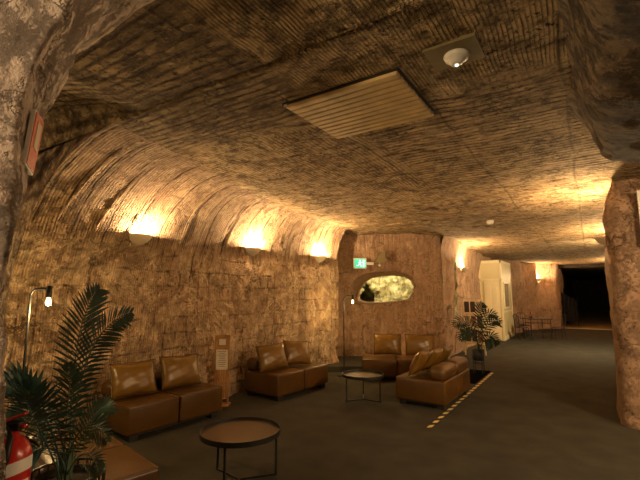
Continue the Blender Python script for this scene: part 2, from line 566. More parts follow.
def jitter_cap(name, yv, outward, mat):
    s2 = np.linspace(0, 1, 110); t2 = np.linspace(0, 1, 60)
    T, S2 = np.meshgrid(t2, s2, indexing='ij')
    x0, z0 = vault_profile(np.full_like(S2, yv), S2)
    P = np.stack([x0 + (-9.3 - x0) * T, np.full_like(T, yv) + outward * (0.12 * np.sqrt(T) + 0.25 * T), z0 + T * z0 * 0.22 + 0.12 * np.clip(T * 10, 0, 1) * np.clip(S2 * 3 - 2, 0, 1)], -1)
    edge = np.clip(T * 8, 0, 1)
    return grid_obj(name, P, mat, 0.07 * fbm(P * 1.2, 4, 12) * edge * (1 if outward > 0 else -1))


jitter_cap('wall_left_front', YA, 0.3, M_WALL)
jitter_cap('wall_left_rear', YB, -0.3, M_WALL)

# ceiling: a flat dug roof, its left edge meeting the vault
yv = np.concatenate([np.arange(-3.4, YA, 0.04), np.arange(YA, 10, 0.035), np.arange(10, 24.6, 0.07)])
uv = np.linspace(0, 1, 270)
Yc, U = np.meshgrid(yv, uv, indexing='ij')
inside = (Yc >= YA - 0.02) & (Yc <= YB + 0.02)
xl = np.where(inside, np.interp(Yc, [1.9, 3.0, 8.6], [-5.44, -5.36, -5.04]) + vault_a(Yc), -9.4)
Xc = xl + (5.0 - xl) * U
side = np.clip((-3.0 - Xc) / 1.2, 0, 1) * np.clip((YA - Yc) / 0.1, 0, 1) * 0.33
far = 0.10 * np.clip((Yc - 11) / 8, 0, 1)
Zc = np.full_like(Xc, CEIL_Z + 0.03) + side - far
Pc = np.stack([Xc, Yc, Zc], -1)
eb = np.where(inside, np.clip(U / 0.03, 0, 1), 1)
dz = ceil_relief(Pc) * eb
flat = np.clip(1 - np.maximum(np.abs(Xc + 1.48) - 0.55, np.abs(Yc - 2.9) - 0.5) / 0.12, 0, 1)
Pc[..., 2] += dz * (1 - flat)
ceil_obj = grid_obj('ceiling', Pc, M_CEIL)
tag_c = None

# floor
mesh_obj('floor', [(-9.5, -3.5, 0), (5.2, -3.5, 0), (5.2, 23.6, 0), (-9.5, 23.6, 0)], [(0, 1, 2, 3)], M_CARPET)['kind'] = 'structure'
mesh_obj('floor_corridor', [(-3, 23.6, 0.004), (3.2, 23.6, 0.004), (3.2, 46, 0.004), (-3, 46, 0.004)], [(0, 1, 2, 3)], M_TAN)['kind'] = 'structure'
bm = bmesh.new(); box(bm, -2.2, 23.52, 0, 2.2, 23.64, 0.02, 0.004)
bm_obj('trim_1', bm, M_BOOTHTRIM)['kind'] = 'structure'

# camera-aligned frame of the end wall and lounge corner
Rv = Vector((math.cos(YAW), math.sin(YAW), 0)); Fv = Vector((-math.sin(YAW), math.cos(YAW), 0))
def V(lat, fwd, z): return Rv * lat + Fv * fwd + Vector((0, 0, z))

# raised carpeted platform behind the second lounge
bm = bmesh.new()
pp = [V(-1.2, 9.05, 0), V(3.05, 9.35, 0), V(3.15, 10.9, 0), V(-1.2, 10.9, 0)]
lo = [bm.verts.new((p.x, p.y, 0.0)) for p in pp]; hi = [bm.verts.new((p.x, p.y, 0.12)) for p in pp]
bm.faces.new(hi)
for i in range(4): bm.faces.new((lo[i], lo[(i + 1) % 4], hi[(i + 1) % 4], hi[i]))
bm_obj('floor_platform', bm, M_CARPET)['kind'] = 'structure'

# end wall with its dug peep-through window (ring grid from hole outline to the wall's rectangle)
HOLE = [(0.723, 1.546), (0.752, 1.803), (0.884, 2.035), (1.146, 2.191), (1.459, 2.243), (1.876, 2.269), (2.214, 2.217), (2.393, 2.113),
        (2.491, 1.906), (2.434, 1.726), (2.299, 1.521), (1.935, 1.457), (1.444, 1.419), (0.954, 1.419), (0.774, 1.47)]


def closed_curve(pts, n):
    P = np.array(pts); Q = np.vstack([P, P[:1]])
    d = np.concatenate([[0], np.cumsum(np.linalg.norm(np.diff(Q, axis=0), axis=1))])
    t = np.linspace(0, d[-1], n)
    out = np.stack([np.interp(t, d, Q[:, 0]), np.interp(t, d, Q[:, 1])], 1)
    for _ in range(3):
        o = out[:-1]
        o = (np.roll(o, 1, 0) + 2 * o + np.roll(o, -1, 0)) / 4
        out = np.vstack([o, o[:1]])
    return out


NH = 241
hc = closed_curve(HOLE, NH)
cen = np.array([1.6, 1.8])
ang = np.arctan2(hc[:, 1] - cen[1], hc[:, 0] - cen[0])
L0, L1, B0, B1 = -2.6, 3.18, 0.0, 3.3
outer = []
for a in ang:
    dx, dy = math.cos(a), math.sin(a)
    k = min([((L1 if dx > 0 else L0) - cen[0]) / dx if abs(dx) > 1e-6 else 1e9, ((B1 if dy > 0 else B0) - cen[1]) / dy if abs(dy) > 1e-6 else 1e9])
    outer.append((cen[0] + dx * k, cen[1] + dy * k))
outer = np.array(outer)
# snap nearest samples onto the rectangle's corners
for cx, cy in ((L0, B0), (L0, B1), (L1, B0), (L1, B1)):
    i = np.argmin((outer[:, 0] - cx) ** 2 + (outer[:, 1] - cy) ** 2); outer[i] = (cx, cy)
outer[-1] = outer[0]
FW = 10.7
rings = []
for t in np.linspace(0, 1, 9):      # the tunnel through the wall, then the rounded lip
    k = 1.0 - 0.10 * (1 - t)
    c2 = cen + (hc - cen) * (1 - 0.15 * (1 - t)) + np.array([0.25, -0.02]) * (1 - t)
    rings.append(np.stack([c2[:, 0], np.full(NH, FW + 0.75 * (1 - t) ** 1.3 + 0.02), c2[:, 1]], 1))
for t in np.linspace(0.0, 1, 60)[1:] ** 1.2:
    c2 = hc + (outer - hc) * t
    rings.append(np.stack([c2[:, 0], np.full(NH, FW), c2[:, 1]], 1))
G = np.array(rings)
n_ = 0.07 * fbm(np.stack([G[..., 0], G[..., 1] * 0.7, G[..., 2] * 0.5], -1) * 1.6, 5, 41)
G[..., 1] += n_
G[..., 1] -= 0.10 * np.clip(1 - G[..., 2] / 0.8, 0, 1)
Pe = G[..., 0:1] * np.array([Rv.x, Rv.y, 0]) + G[..., 1:2] * np.array([Fv.x, Fv.y, 0]) + G[..., 2:3] * np.array([0, 0, 1.0])
grid_obj('wall_end', Pe, M_END)

# the lit rock garden seen through the opening: bowl-shaped back wall
th = np.linspace(-0.15, 1.15, 90); hz = np.linspace(0.9, 3.1, 60)
TH, HZ = np.meshgrid(th, hz, indexing='ij')
lat = 0.2 + 3.2 * TH
fwd = FW + 0.9 + 1.5 * np.sin(np.clip(TH, 0, 1) * PI) ** 0.6
arch_d = np.clip(1 - ((lat - 1.50) / 0.17) ** 2 - (np.clip(HZ - 1.45, 0, 9) / 0.62) ** 2, 0, 1)
fwd = fwd + 1.5 * np.clip(arch_d * 5, 0, 1)
Pg = lat[..., None] * np.array([Rv.x, Rv.y, 0]) + fwd[..., None] * np.array([Fv.x, Fv.y, 0]) + HZ[..., None] * np.array([0, 0, 1.0])
grid_obj('wall_garden', Pg, M_GARDEN, 0.26 * fbm(Pg * 2.0, 5, 51))
gf = [V(-0.4, FW + 0.3, 1.32), V(3.6, FW + 0.3, 1.32), V(3.6, FW + 2.6, 1.32), V(-0.4, FW + 2.6, 1.32)]
mesh_obj('floor_garden', gf, [(0, 1, 2, 3)], M_GARDEN)['kind'] = 'structure'
area_light('garden_lamp', V(2.0, FW + 1.25, 2.9), V(1.7, FW + 1.9, 1.6), 34, 0.15, (1.0, 0.80, 0.42))

# the wall running back from the end wall to the booth, then behind the booth to the corridor
def poly_wall(name, pts, z1, mat, amp=0.07, step=0.06, scale=1.3, seed=61, batter=0.0, flare=0.0):
    P = np.array(pts, float)
    d = np.concatenate([[0], np.cumsum(np.linalg.norm(np.diff(P, axis=0), axis=1))])
    t = np.arange(0, d[-1] + step, step); t[-1] = d[-1]
    x = np.interp(t, d, P[:, 0]); y = np.interp(t, d, P[:, 1])
    k = np.array([1, 2, 3, 2, 1.]) / 9
    for _ in range(2):
        x[2:-2] = np.convolve(x, k, 'valid'); y[2:-2] = np.convolve(y, k, 'valid')
    z = np.linspace(0, z1, int(z1 / step) + 1)
    Xg = np.repeat(x[:, None], len(z), 1); Yg = np.repeat(y[:, None], len(z), 1); Zg = np.repeat(z[None], len(t), 0)
    G = np.stack([Xg, Yg, Zg], -1)
    dd = amp * fbm(G * scale * np.array([1, 1, 0.7]), 5, seed) + flare * np.clip((Zg - z1 + 0.6) / 0.6, 0, 1) ** 2
    return grid_obj(name, G, mat, dd)


c1 = V(3.18, FW, 0)
poly_wall('wall_corner', [(c1.x, c1.y + 0.0), (-3.22, 11.6), (-3.28, 13.0), (-3.36, 14.6), (-3.42, 16.3), (-3.42, 18.6)], 3.28, M_END, flare=0.12)
poly_wall('wall_niche', [(-3.5, 18.3), (-2.75, 19.2), (-2.55, 20.4), (-2.9, 20.6), (-2.55, 21.4), (-2.05, 21.9), (-2.25, 22.3), (-1.75, 22.9), (-1.3, 23.1), (-1.22, 23.6), (-1.3, 26.0)], 3.28, M_END, amp=0.12)

# dark corridor beyond
bm = bmesh.new()
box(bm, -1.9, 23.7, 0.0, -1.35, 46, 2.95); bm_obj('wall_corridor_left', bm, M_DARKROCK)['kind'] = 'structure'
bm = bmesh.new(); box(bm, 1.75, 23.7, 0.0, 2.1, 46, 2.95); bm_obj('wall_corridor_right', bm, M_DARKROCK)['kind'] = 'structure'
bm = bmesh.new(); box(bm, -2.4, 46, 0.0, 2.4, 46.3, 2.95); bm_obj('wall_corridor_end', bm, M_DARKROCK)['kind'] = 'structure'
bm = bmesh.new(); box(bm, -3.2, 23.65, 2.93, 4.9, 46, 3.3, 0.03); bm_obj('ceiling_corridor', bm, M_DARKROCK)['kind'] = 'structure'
# right side beyond the pillars
poly_wall('wall_right', [(2.0, 24.2), (1.55, 23.4), (1.6, 21.4), (1.3, 20.6), (1.9, 19.5), (4.6, 18.8)], 3.28, M_PILLAR, amp=0.08)
poly_wall('wall_right_outer', [(4.9, 19.4), (4.8, 12), (4.9, 4), (4.8, -3.3)], 3.28, M_PILLAR, amp=0.1, step=0.12)
poly_wall('wall_back', [(4.9, -3.2), (0, -3.3), (-9.3, -3.2)], 3.6, M_PILLAR, amp=0.1, step=0.12)
poly_wall('wall_left_outer', [(-9.2, -3.2), (-9.3, 6), (-9.2, 12)], 3.6, M_PILLAR, amp=0.1, step=0.12)


# rock pillars on the right
def pillar(name, foot, z1, mat, seed, amp=0.06, bulge=None):
    c = np.mean(np.array(foot), axis=0)
    hc2 = closed_curve(foot, 150)
    z = np.linspace(0, z1, 90)
    G = np.zeros((150, 90, 3))
    for j, zz in enumerate(z):
        k = 1.0
        q = c + (hc2 - c) * k
        G[:, j, 0] = q[:, 0]; G[:, j, 1] = q[:, 1]; G[:, j, 2] = zz
    d = amp * fbm(G * 1.5, 5, seed)
    d = d + (bulge(G) if bulge else 0)
    d[-1] = d[0]
    return grid_obj(name, G, mat, d)


def top_flare(G): return 0.10 * np.clip((G[..., 2] - 2.7) / 0.5, 0, 1) ** 2
pillar('wall_pillar_near', [(0.24, 6.80), (0.24, 7.9), (0.30, 8.3), (1.5, 8.3), (1.6, 6.8), (0.8, 6.72), (0.35, 6.70)], 3.3, M_PILLAR, 71, 0.045, top_flare)
pillar('wall_pillar_middle', [(0.72, 11.2), (0.74, 12.6), (2.6, 12.8), (2.7, 11.0), (0.9, 11.0)], 3.3, M_PILLAR, 81, 0.05, top_flare)

# heavy overhead lintel of the opening the camera looks out of, running along the hall
yy = np.linspace(-1.2, 4.2, 170)
prof = [(-0.16, 3.30), (-0.08, 3.20), (-0.03, 3.10), (0.00, 2.98), (0.035, 2.86), (0.07, 2.78), (0.14, 2.725), (0.30, 2.70), (0.8, 2.70), (1.6, 2.72), (2.2, 2.74), (2.5, 2.9), (2.6, 3.3)]
pr = np.array(prof); dd = np.concatenate([[0], np.cumsum(np.linalg.norm(np.diff(pr, axis=0), axis=1))])
tt = np.linspace(0, dd[-1], 150)
px_, pz_ = np.interp(tt, dd, pr[:, 0]), np.interp(tt, dd, pr[:, 1])
G = np.zeros((170, 150, 3))
for i, y in enumerate(yy):
    e = np.clip((y - 3.85) / 0.35, 0, 1)
    lift = (1 - math.sqrt(max(0, 1 - e * e))) * 0.66
    G[i, :, 0] = px_ + 0.12 * lift + 0.02 * y
    G[i, :, 1] = y
    G[i, :, 2] = np.minimum(pz_ + lift, 3.32)
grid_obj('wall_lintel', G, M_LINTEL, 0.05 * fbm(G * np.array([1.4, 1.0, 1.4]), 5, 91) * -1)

# near-left arch jamb
FR = np.array([(-0.72, 0.0), (-0.731, 0.293), (-0.833, 1.337), (-0.858, 1.599), (-0.883, 1.708), (-0.871, 1.792), (-0.857, 1.935), (-0.859, 2.023), (-0.873, 2.174), (-0.871, 2.241), (-0.84, 2.393), (-0.805, 2.483), (-0.759, 2.589), (-0.656, 2.794), (-0.45, 3.1), (-0.35, 3.3)])
RE = np.array([(-1.05, 0.0), (-1.074, 0.223), (-1.188, 1.196), (-1.232, 1.56), (-1.22, 1.712), (-1.196, 1.867), (-1.188, 2.068), (-1.165, 2.17), (-1.134, 2.274), (-1.092, 2.453), (-0.974, 2.691), (-0.823, 2.813), (-0.694, 2.937), (-0.39, 3.173), (-0.2, 3.25), (-0.1, 3.3)])


def resample(P, n):
    d = np.concatenate([[0], np.cumsum(np.linalg.norm(np.diff(P, axis=0), axis=1))])
    t = np.linspace(0, d[-1], n)
    return np.stack([np.interp(t, d, P[:, 0]), np.interp(t, d, P[:, 1])], 1)


na, nb = 200, 120
fr, re_ = resample(FR - np.array([0.03, 0]), na), resample(RE - np.array([0.03, 0]), na)
G = np.zeros((na, nb, 3))
for i in range(na):
    f, r = fr[i], re_[i]
    key = [(f[0] - 1.6, 0.75, f[1]), (f[0] - 0.5, 1.0, f[1]), (f[0] - 0.08, 1.10, f[1]), (f[0], 1.17, f[1]),
           (f[0] * 0.5 + r[0] * 0.5 + 0.01, 1.38, f[1] * 0.5 + r[1] * 0.5), (r[0], 1.58, r[1]), (r[0] - 0.08, 1.66, r[1]), (r[0] - 1.8, 1.75, r[1])]
    K = np.array(key); d = np.concatenate([[0], np.cumsum(np.linalg.norm(np.diff(K, axis=0), axis=1))])
    # denser samples around the visible edges
    w = np.concatenate([np.linspace(0, d[2], 40, endpoint=False), np.linspace(d[2], d[6], 65, endpoint=False), np.linspace(d[6], d[7], 15)])
    for c in range(3): G[i, :, c] = np.interp(w, d, K[:, c])
P = G[..., 0:1] * np.array([Rv.x, Rv.y, 0]) + G[..., 1:2] * np.array([Fv.x, Fv.y, 0]) + G[..., 2:3] * np.array([0, 0, 1.0])
dis = 0.022 * fbm(P * 4.0, 5, 101) + 0.006 * fbm(P * 18.0, 3, 103)
grid_obj('wall_arch', P, M_ARCH, dis)

# ------------------------------------------------------------------ booth at the back
bt = thing('ticket_booth', 'cream panelled booth with a white door and side window by the far rock wall', 'booth', (-2.66, 16.16, 0))
bm = bmesh.new(); box(bm, -0.80, 0.02, 0.0, -0.02, 2.2, 2.86); bm_obj('body', bm, M_BOOTH, bt)
bm = bmesh.new()
for (x0, y0, x1, y1) in ((-0.06, 0.0, 0.0, 0.06), (-0.06, 2.14, 0.0, 2.2), (-0.80, 0.0, -0.74, 0.06)):
    box(bm, x0, y0, 0, x1, y1, 2.88, 0.004)
box(bm, -0.8, 0.0, 2.80, 0.0, 0.05, 2.90, 0.004); box(bm, -0.05, 0, 2.80, 0.0, 2.2, 2.90, 0.004)
box(bm, -0.8, 0.0, 2.14, 0.0, 0.03, 2.22, 0.004)
box(bm, -0.03, 0.05, 0.98, 0.0, 2.15, 1.04, 0.004); box(bm, -0.03, 0.05, 0.0, 0.0, 2.15, 0.12, 0.004)
bm_obj('frame', bm, M_BOOTHTRIM, bt)
bm = bmesh.new()
box(bm, -0.62, -0.005, 0.03, -0.10, 0.03, 2.13, 0.004)
for z0, z1 in ((0.2, 0.95), (1.1, 1.95)):
    box(bm, -0.54, -0.012, z0, -0.39, 0.01, z1, 0.004); box(bm, -0.33, -0.012, z0, -0.18, 0.01, z1, 0.004)
dr = bm_obj('door', bm, M_BOOTHTRIM, bt)
bm = bmesh.new(); tube(bm, [(-0.57, -0.01, 1.0), (-0.57, -0.05, 1.0), (-0.49, -0.05, 1.0)], 0.012); bm_obj('handle', bm, M_BLACK, dr)
bm = bmesh.new()
box(bm, -0.02, 0.35, 1.12, 0.012, 1.35, 2.12, 0.004)
wf = bm_obj('window_frame', bm, M_BOOTHTRIM, bt)
bm = bmesh.new(); box(bm, 0.008, 0.43, 1.19, 0.016, 1.27, 2.05); bm_obj('pane', bm, M_GLASSDARK, wf)

# ------------------------------------------------------------------ ceiling items
pn = thing('ceiling_panel', 'ribbed tan timber panel set flat against the dug ceiling', 'ceiling panel', (-1.48, 2.9, 3.24))
bm = bmesh.new()
for k in range(11):
    y0 = -0.41 + k * 0.0745
    box(bm, -0.48, y0 + 0.003, -0.055, 0.48, y0 + 0.071, -0.02, 0.012, 3)
bm_obj('slat_panel', bm, M_PANEL, pn)
bm = bmesh.new(); box(bm, -0.50, -0.43, -0.03, 0.50, 0.43, 0.03); bm_obj('backing', bm, M_DARKWOOD, pn)
dt = thing('smoke_detector', 'round cream dome detector on a flat dark square standing in for a ceiling recess', 'detector', (-0.61, 2.53, 3.215))
bm = bmesh.new(); lathe(bm, [(0, 0), (0.075, 0), (0.08, -0.015), (0.07, -0.035), (0.045, -0.045), (0.04, -0.062), (0.022, -0.07), (0, -0.07)], 28); bm_obj('dome', bm, M_CREAM, dt, True)
bm = bmesh.new(); lathe(bm, [(0, -0.069), (0.012, -0.07), (0.012, -0.078), (0, -0.08)], 12); bm_obj('indicator', bm, M_EXITWHITE, dt, True)
bm = bmesh.new(); box(bm, -0.17, -0.15, -0.005, 0.15, 0.13, 0.03, 0.002); bm_obj('recess_plate', bm, M_OLIVE, dt)  # flat plate, its dark colour stands in for a shaded cut recess
d2 = thing('smoke_detector', 'small pale detector on the ceiling far down the hall near the booth', 'detector', (-1.66, 9.1, 3.19))
bm = bmesh.new(); lathe(bm, [(0, 0.03), (0.07, 0.03), (0.075, -0.02), (0.05, -0.05), (0, -0.055)], 20); bm_obj('dome', bm, M_CREAM, d2, True)


# ------------------------------------------------------------------ sconces
def make_sconce(label, loc, nrm_ang, power, group='uplighter wall lamps', w=0.19, first=None):
    """half-bowl uplighter; local +Y points out of the wall"""
    if first is None:
        t = thing('wall_sconce', label, 'wall lamp', loc, nrm_ang, group)
        bm = bmesh.new()
        lathe(bm, [(0.02, -0.115), (0.07, -0.10), (0.13, -0.06), (w - 0.01, 0.0), (w, 0.025), (w - 0.012, 0.025), (w - 0.02, 0.0), (0.12, -0.045), (0.06, -0.08), (0.0, -0.09)], 24, a0=0, a1=PI)
        for v in bm.verts: v.co.y *= 0.85
        bm_obj('bowl', bm, M_PLASTER, t, True)
        bm = bmesh.new(); box(bm, -0.09, -0.06, -0.10, 0.09, 0.006, 0.0, 0.004); bm_obj('bracket', bm, M_PLASTER, t)
        bm = bmesh.new(); lathe(bm, [(0, 0.012), (0.02, 0.01), (0.025, -0.01), (0.02, -0.03), (0, -0.035)], 14, c=(0.07, 0.07, -0.01)); bm_obj('bulb', bm, M_LAMPGLOW, t, True)
    else:
        t = first.copy(); link(t); t.location = loc; t.rotation_euler = (0, 0, nrm_ang)
        for ch in first.children:
            c = ch.copy(); link(c); c.parent = t
        t['label'] = label; t['group'] = group
    n = Vector((-math.sin(nrm_ang), math.cos(nrm_ang), 0))
    p = Vector(loc) + n * 0.13 + Vector((0, 0, 0.012))
    point_light('sconce_light', p, power, 0.03, WARM)
    return t


def wall_at(y, z):
    i = np.argmin(np.abs(ys - y)); col = np.array([v.co for v in wall_obj.data.vertices[i * 190:(i + 1) * 190]])
    j = np.argmin(np.abs(col[:, 2] - z) + 0 * col[:, 0]); return float(col[j, 0])


s0 = make_sconce('leftmost lit half-bowl wall lamp, above the near palm and first lounge', (wall_at(3.3, 2.40) + 0.0, 3.32, 2.47), -PI / 2, SCONCE_W)
make_sconce('lit half-bowl wall lamp above the second lounge, middle one of the left wall', (wall_at(5.55, 2.44), 5.58, 2.49), -PI / 2, SCONCE_W, first=s0)
make_sconce('lit half-bowl wall lamp nearest the exit sign on the left wall', (wall_at(7.68, 2.44), 7.68, 2.49), -PI / 2, SCONCE_W, first=s0)
make_sconce('lit half-bowl lamp on the wall between end window and cream booth', (-3.20, 12.95, 2.45), -PI / 2, SCONCE_W * 1.4, first=s0)
make_sconce('lit half-bowl lamp on the far rock wall beyond the booth', (-2.05, 22.15, 2.35), -PI / 2 - 0.6, SCONCE_W * 1.5, first=s0)
make_sconce('lit half-bowl lamp on the near right rock pillar, mostly hidden', (0.26, 7.3, 2.50), PI / 2, SCONCE_W * 1.5, first=s0)
make_sconce('lit half-bowl lamp on the middle right pillar seen past the near one', (0.70, 11.7, 2.50), PI / 2, SCONCE_W * 2.2, first=s0)
make_sconce('lit half-bowl lamp on the farthest right rock wall before the dark corridor', (1.42, 21.0, 2.45), PI / 2, SCONCE_W * 2.5, first=s0)


# ------------------------------------------------------------------ lounges
def pillow_mesh(w, h, t, seed):
    rnd = random.Random(seed)
    n = 18
    bm = bmesh.new()
    front, back = {}, {}
    for i in range(n + 1):
        for j in range(n + 1):
            u, v = i / n * 2 - 1, j / n * 2 - 1
            pin = 1 - 0.07 * (1 - (1 - abs(u)) ** 2) * abs(v) ** 0 * (1 - abs(v)) * 1.0
            x = u * w / 2 * (1 - 0.05 * (1 - v * v) * abs(u))
            z = v * h / 2 * (1 - 0.07 * (1 - u * u) * abs(v))
            th = t / 2 * (max(0, 1 - abs(u) ** 2.6) ** 0.55) * (max(0, 1 - abs(v) ** 2.6) ** 0.55)
            wr = 0.003 * math.sin(u * 9 + v * 5 + seed) * (1 - u * u) + 0.002 * math.sin(v * 14 - u * 6 + seed * 2)
            edge = i in (0, n) or j in (0, n)
            if edge:
                front[i, j] = back[i, j] = bm.verts.new((x, 0, z))
            else:
                front[i, j] = bm.verts.new((x, -th - wr, z)); back[i, j] = bm.verts.new((x, th + wr, z))
    for i in range(n):
        for j in range(n):
            bm.faces.new((front[i, j], front[i + 1, j], front[i + 1, j + 1], front[i, j + 1]))
            bm.faces.new((back[i, j], back[i, j + 1], back[i + 1, j + 1], back[i + 1, j]))
    return bm


def pillow_piping(bm, w, h):
    pts = []
    n = 18
    for k in range(n): pts.append((k / n * 2 - 1, -1))
    for k in range(n): pts.append((1, k / n * 2 - 1))
    for k in range(n): pts.append((1 - k / n * 2, 1))
    for k in range(n + 1): pts.append((-1, 1 - k / n * 2))
    P = [(u * w / 2 * (1 - 0.05 * (1 - v * v) * abs(u)), 0, v * h / 2 * (1 - 0.07 * (1 - u * u) * abs(v))) for u, v in pts]
    tube(bm, P, 0.006, 6, cap=False)


MODW, MODD, SEAT = 0.69, 0.78, 0.41


def make_lounge_proto(label, loc, rz, bolsters=True, group='two-seat tan leather lounges'):
    """front faces local -Y, origin at the middle of the front edge on the floor"""
    t = thing('lounge', label, 'sofa', loc, rz, group)
    for i in (0, 1):
        x0 = -MODW + i * MODW
        bm = bmesh.new(); box(bm, x0 + 0.006, 0, 0.075, x0 + MODW - 0.006, MODD, SEAT, 0.03, 4)
        for v in bm.verts:
            if v.co.z > SEAT - 0.015:
                u = (v.co.x - x0) / MODW * 2 - 1; q = v.co.y / MODD * 2 - 1
                v.co.z += 0.012 * (1 - u * u) * (1 - q * q)
        s = bm_obj('seat', bm, M_LEATHER, t, True)
        bm = bmesh.new(); tube(bm, [(x0 + 0.02, 0.008, SEAT - 0.012), (x0 + MODW - 0.02, 0.008, SEAT - 0.012)], 0.006, 6)
        tube(bm, [(x0 + 0.012, 0.03, SEAT - 0.010), (x0 + 0.012, MODD - 0.03, SEAT - 0.010)], 0.006, 6)
        bm_obj('piping', bm, M_LEATHER, s)
        if bolsters:
            bm = bmesh.new(); box(bm, x0 + 0.02, MODD - 0.27, SEAT - 0.01, x0 + MODW - 0.02, MODD + 0.0, SEAT + 0.20, 0.085, 6)
            bm_obj('backrest', bm, M_LEATHER, t, True)
    for x in (-MODW + 0.06, MODW - 0.17):
        for y in (0.04, MODD - 0.15):
            bm = bmesh.new(); box(bm, x, y, 0, x + 0.11, y + 0.11, 0.085, 0.006); bm_obj('leg', bm, M_DARKWOOD, t)
    bm = bmesh.new(); box(bm, -MODW + 0.05, 0.05, 0.05, MODW - 0.05, MODD - 0.05, 0.085); bm_obj('base_frame', bm, M_DARKWOOD, t)
    return t


def copy_thing(src, loc, rz, label):
    t = src.copy(); link(t); t.location = loc; t.rotation_euler = (0, 0, rz); t['label'] = label
    for ch in src.children:
        c = ch.copy(); link(c); c.parent = t
        for g in ch.children:
            d = g.copy(); link(d); d.parent = c
    return t


def rot2(x, y, a): return (x * math.cos(a) - y * math.sin(a), x * math.sin(a) + y * math.cos(a))


def lounge_frame(p_left, p_right):
    """centre and rotation from the two front corners as one faces the lounge"""
    dx, dy = p_right[0] - p_left[0], p_right[1] - p_left[1]
    return math.atan2(dy, dx)


LOUNGES = []
# facing the lounge, its left front corner and the direction of its front edge
specs = [((-4.504, 2.885), math.radians(85.4), 'two-seat tan leather lounge beside the near palm, notice stand at its right end'),
         ((-4.206, 5.224), math.radians(86.4), 'two-seat tan leather lounge on the left wall, just right of the notice stand'),
         ((-3.837, 7.381), math.radians(27), 'two-seat tan leather lounge under the rock window at the end wall'),
         ((-1.80, 6.27), math.radians(0), ''),
         ((-2.74, 2.08), math.radians(169), '')]
proto = None
for i, (pl, a, lab) in enumerate(specs[:3]):
    cx, cy = pl[0] + math.cos(a) * MODW, pl[1] + math.sin(a) * MODW
    if proto is None: proto = make_lounge_proto(lab, (cx, cy, 0), a); o = proto
    else: o = copy_thing(proto, (cx, cy, 0), a, lab)
    LOUNGES.append(o)
for ch in list(LOUNGES[2].children):      # the end-wall lounge has loose pillows only
    if ch.name.startswith('backrest'): bpy.data.objects.remove(ch)
# lounge four: its back runs along the taped line, it faces left
a4 = math.radians(-91.3)
e4 = (math.cos(a4), math.sin(a4)); d4 = (-math.sin(a4), math.cos(a4))     # front-edge direction, depth direction
fl = (-2.64, 6.18)      # near front corner = right end as one faces it
c4 = (fl[0] - e4[0] * MODW, fl[1] - e4[1] * MODW)
L4 = copy_thing(proto, (c4[0], c4[1], 0), a4, 'two-seat tan leather lounge beside the striped floor tape, its end facing the camera')
# lounge five: only the seat corner shows, bottom left behind the palm planter
a5 = math.radians(169)
e5 = (math.cos(a5), math.sin(a5)); d5 = (-math.sin(a5), math.cos(a5))
fl5 = (-2.78, 2.08)
L5 = copy_thing(proto, (fl5[0] + e5[0] * MODW, fl5[1] + e5[1] * MODW, 0), a5, 'tan leather lounge cut off at the bottom left, behind the near palm planter')

PIL = None


def place_pillow(base, lx, ly, label, lean=0.32, yaw=0.0, w=0.56, h=0.42, roll=0.0, zoff=0.0):
    global PIL
    a = base.rotation_euler.z
    dx, dy = rot2(lx, ly, a)
    loc = (base.location.x + dx, base.location.y + dy, SEAT + 0.012 + h / 2 * math.cos(lean) + 0.015 + zoff)
    if PIL is None:
        me = pillow_mesh(0.56, 0.42, 0.17, 3)
        o = bm_obj('throw_pillow', me, M_LEATHER2, None, True)
        bm = bmesh.new(); pillow_piping(bm, 0.56, 0.42); bm_obj('piping', bm, M_LEATHER, o)
        PIL = o
    else:
        o = PIL.copy(); link(o)
        for ch in PIL.children:
            c = ch.copy(); link(c); c.parent = o
    tag(o, label, 'pillow', 'tan leather pillows on the lounges')
    o.location = loc
    o.rotation_euler = (Matrix.Rotation(a + yaw, 4, 'Z') @ Matrix.Rotation(-lean, 4, 'X') @ Matrix.Rotation(roll, 4, 'Y')).to_euler()
    o.scale = (w / 0.56, 1, h / 0.42)
    return o


place_pillow(LOUNGES[0], -0.43, 0.38, 'tan leather pillow on the near left lounge, closer to the palm', yaw=-0.10)
place_pillow(LOUNGES[0], 0.24, 0.38, 'tan leather pillow on the near left lounge, closer to the notice stand', yaw=0.02, roll=0.05, w=0.60)
place_pillow(LOUNGES[1], -0.44, 0.36, 'left pillow on the lounge just right of the notice stand', yaw=-0.25, roll=-0.05)
place_pillow(LOUNGES[1], 0.20, 0.35, 'right pillow on the lounge just right of the notice stand, sheen on its corner', yaw=-0.25, roll=0.1)
place_pillow(LOUNGES[2], -0.16, 0.52, 'tan pillow on the end-wall lounge, left one under the rock window', lean=0.2)
place_pillow(LOUNGES[2], 0.50, 0.52, 'tan pillow on the end-wall lounge, right one of the two', lean=0.2, w=0.60)
place_pillow(L4, 0.42, 0.30, 'tan pillow leaning on the nearest backrest of the lounge by the striped tape', lean=0.5, yaw=0.05, w=0.46)
place_pillow(L4, -0.06, 0.34, 'middle tan pillow on the lounge by the striped tape', lean=0.62, yaw=-0.04, w=0.44)
place_pillow(L4, -0.50, 0.36, 'farthest tan pillow on the lounge by the striped tape', lean=0.66, w=0.40)


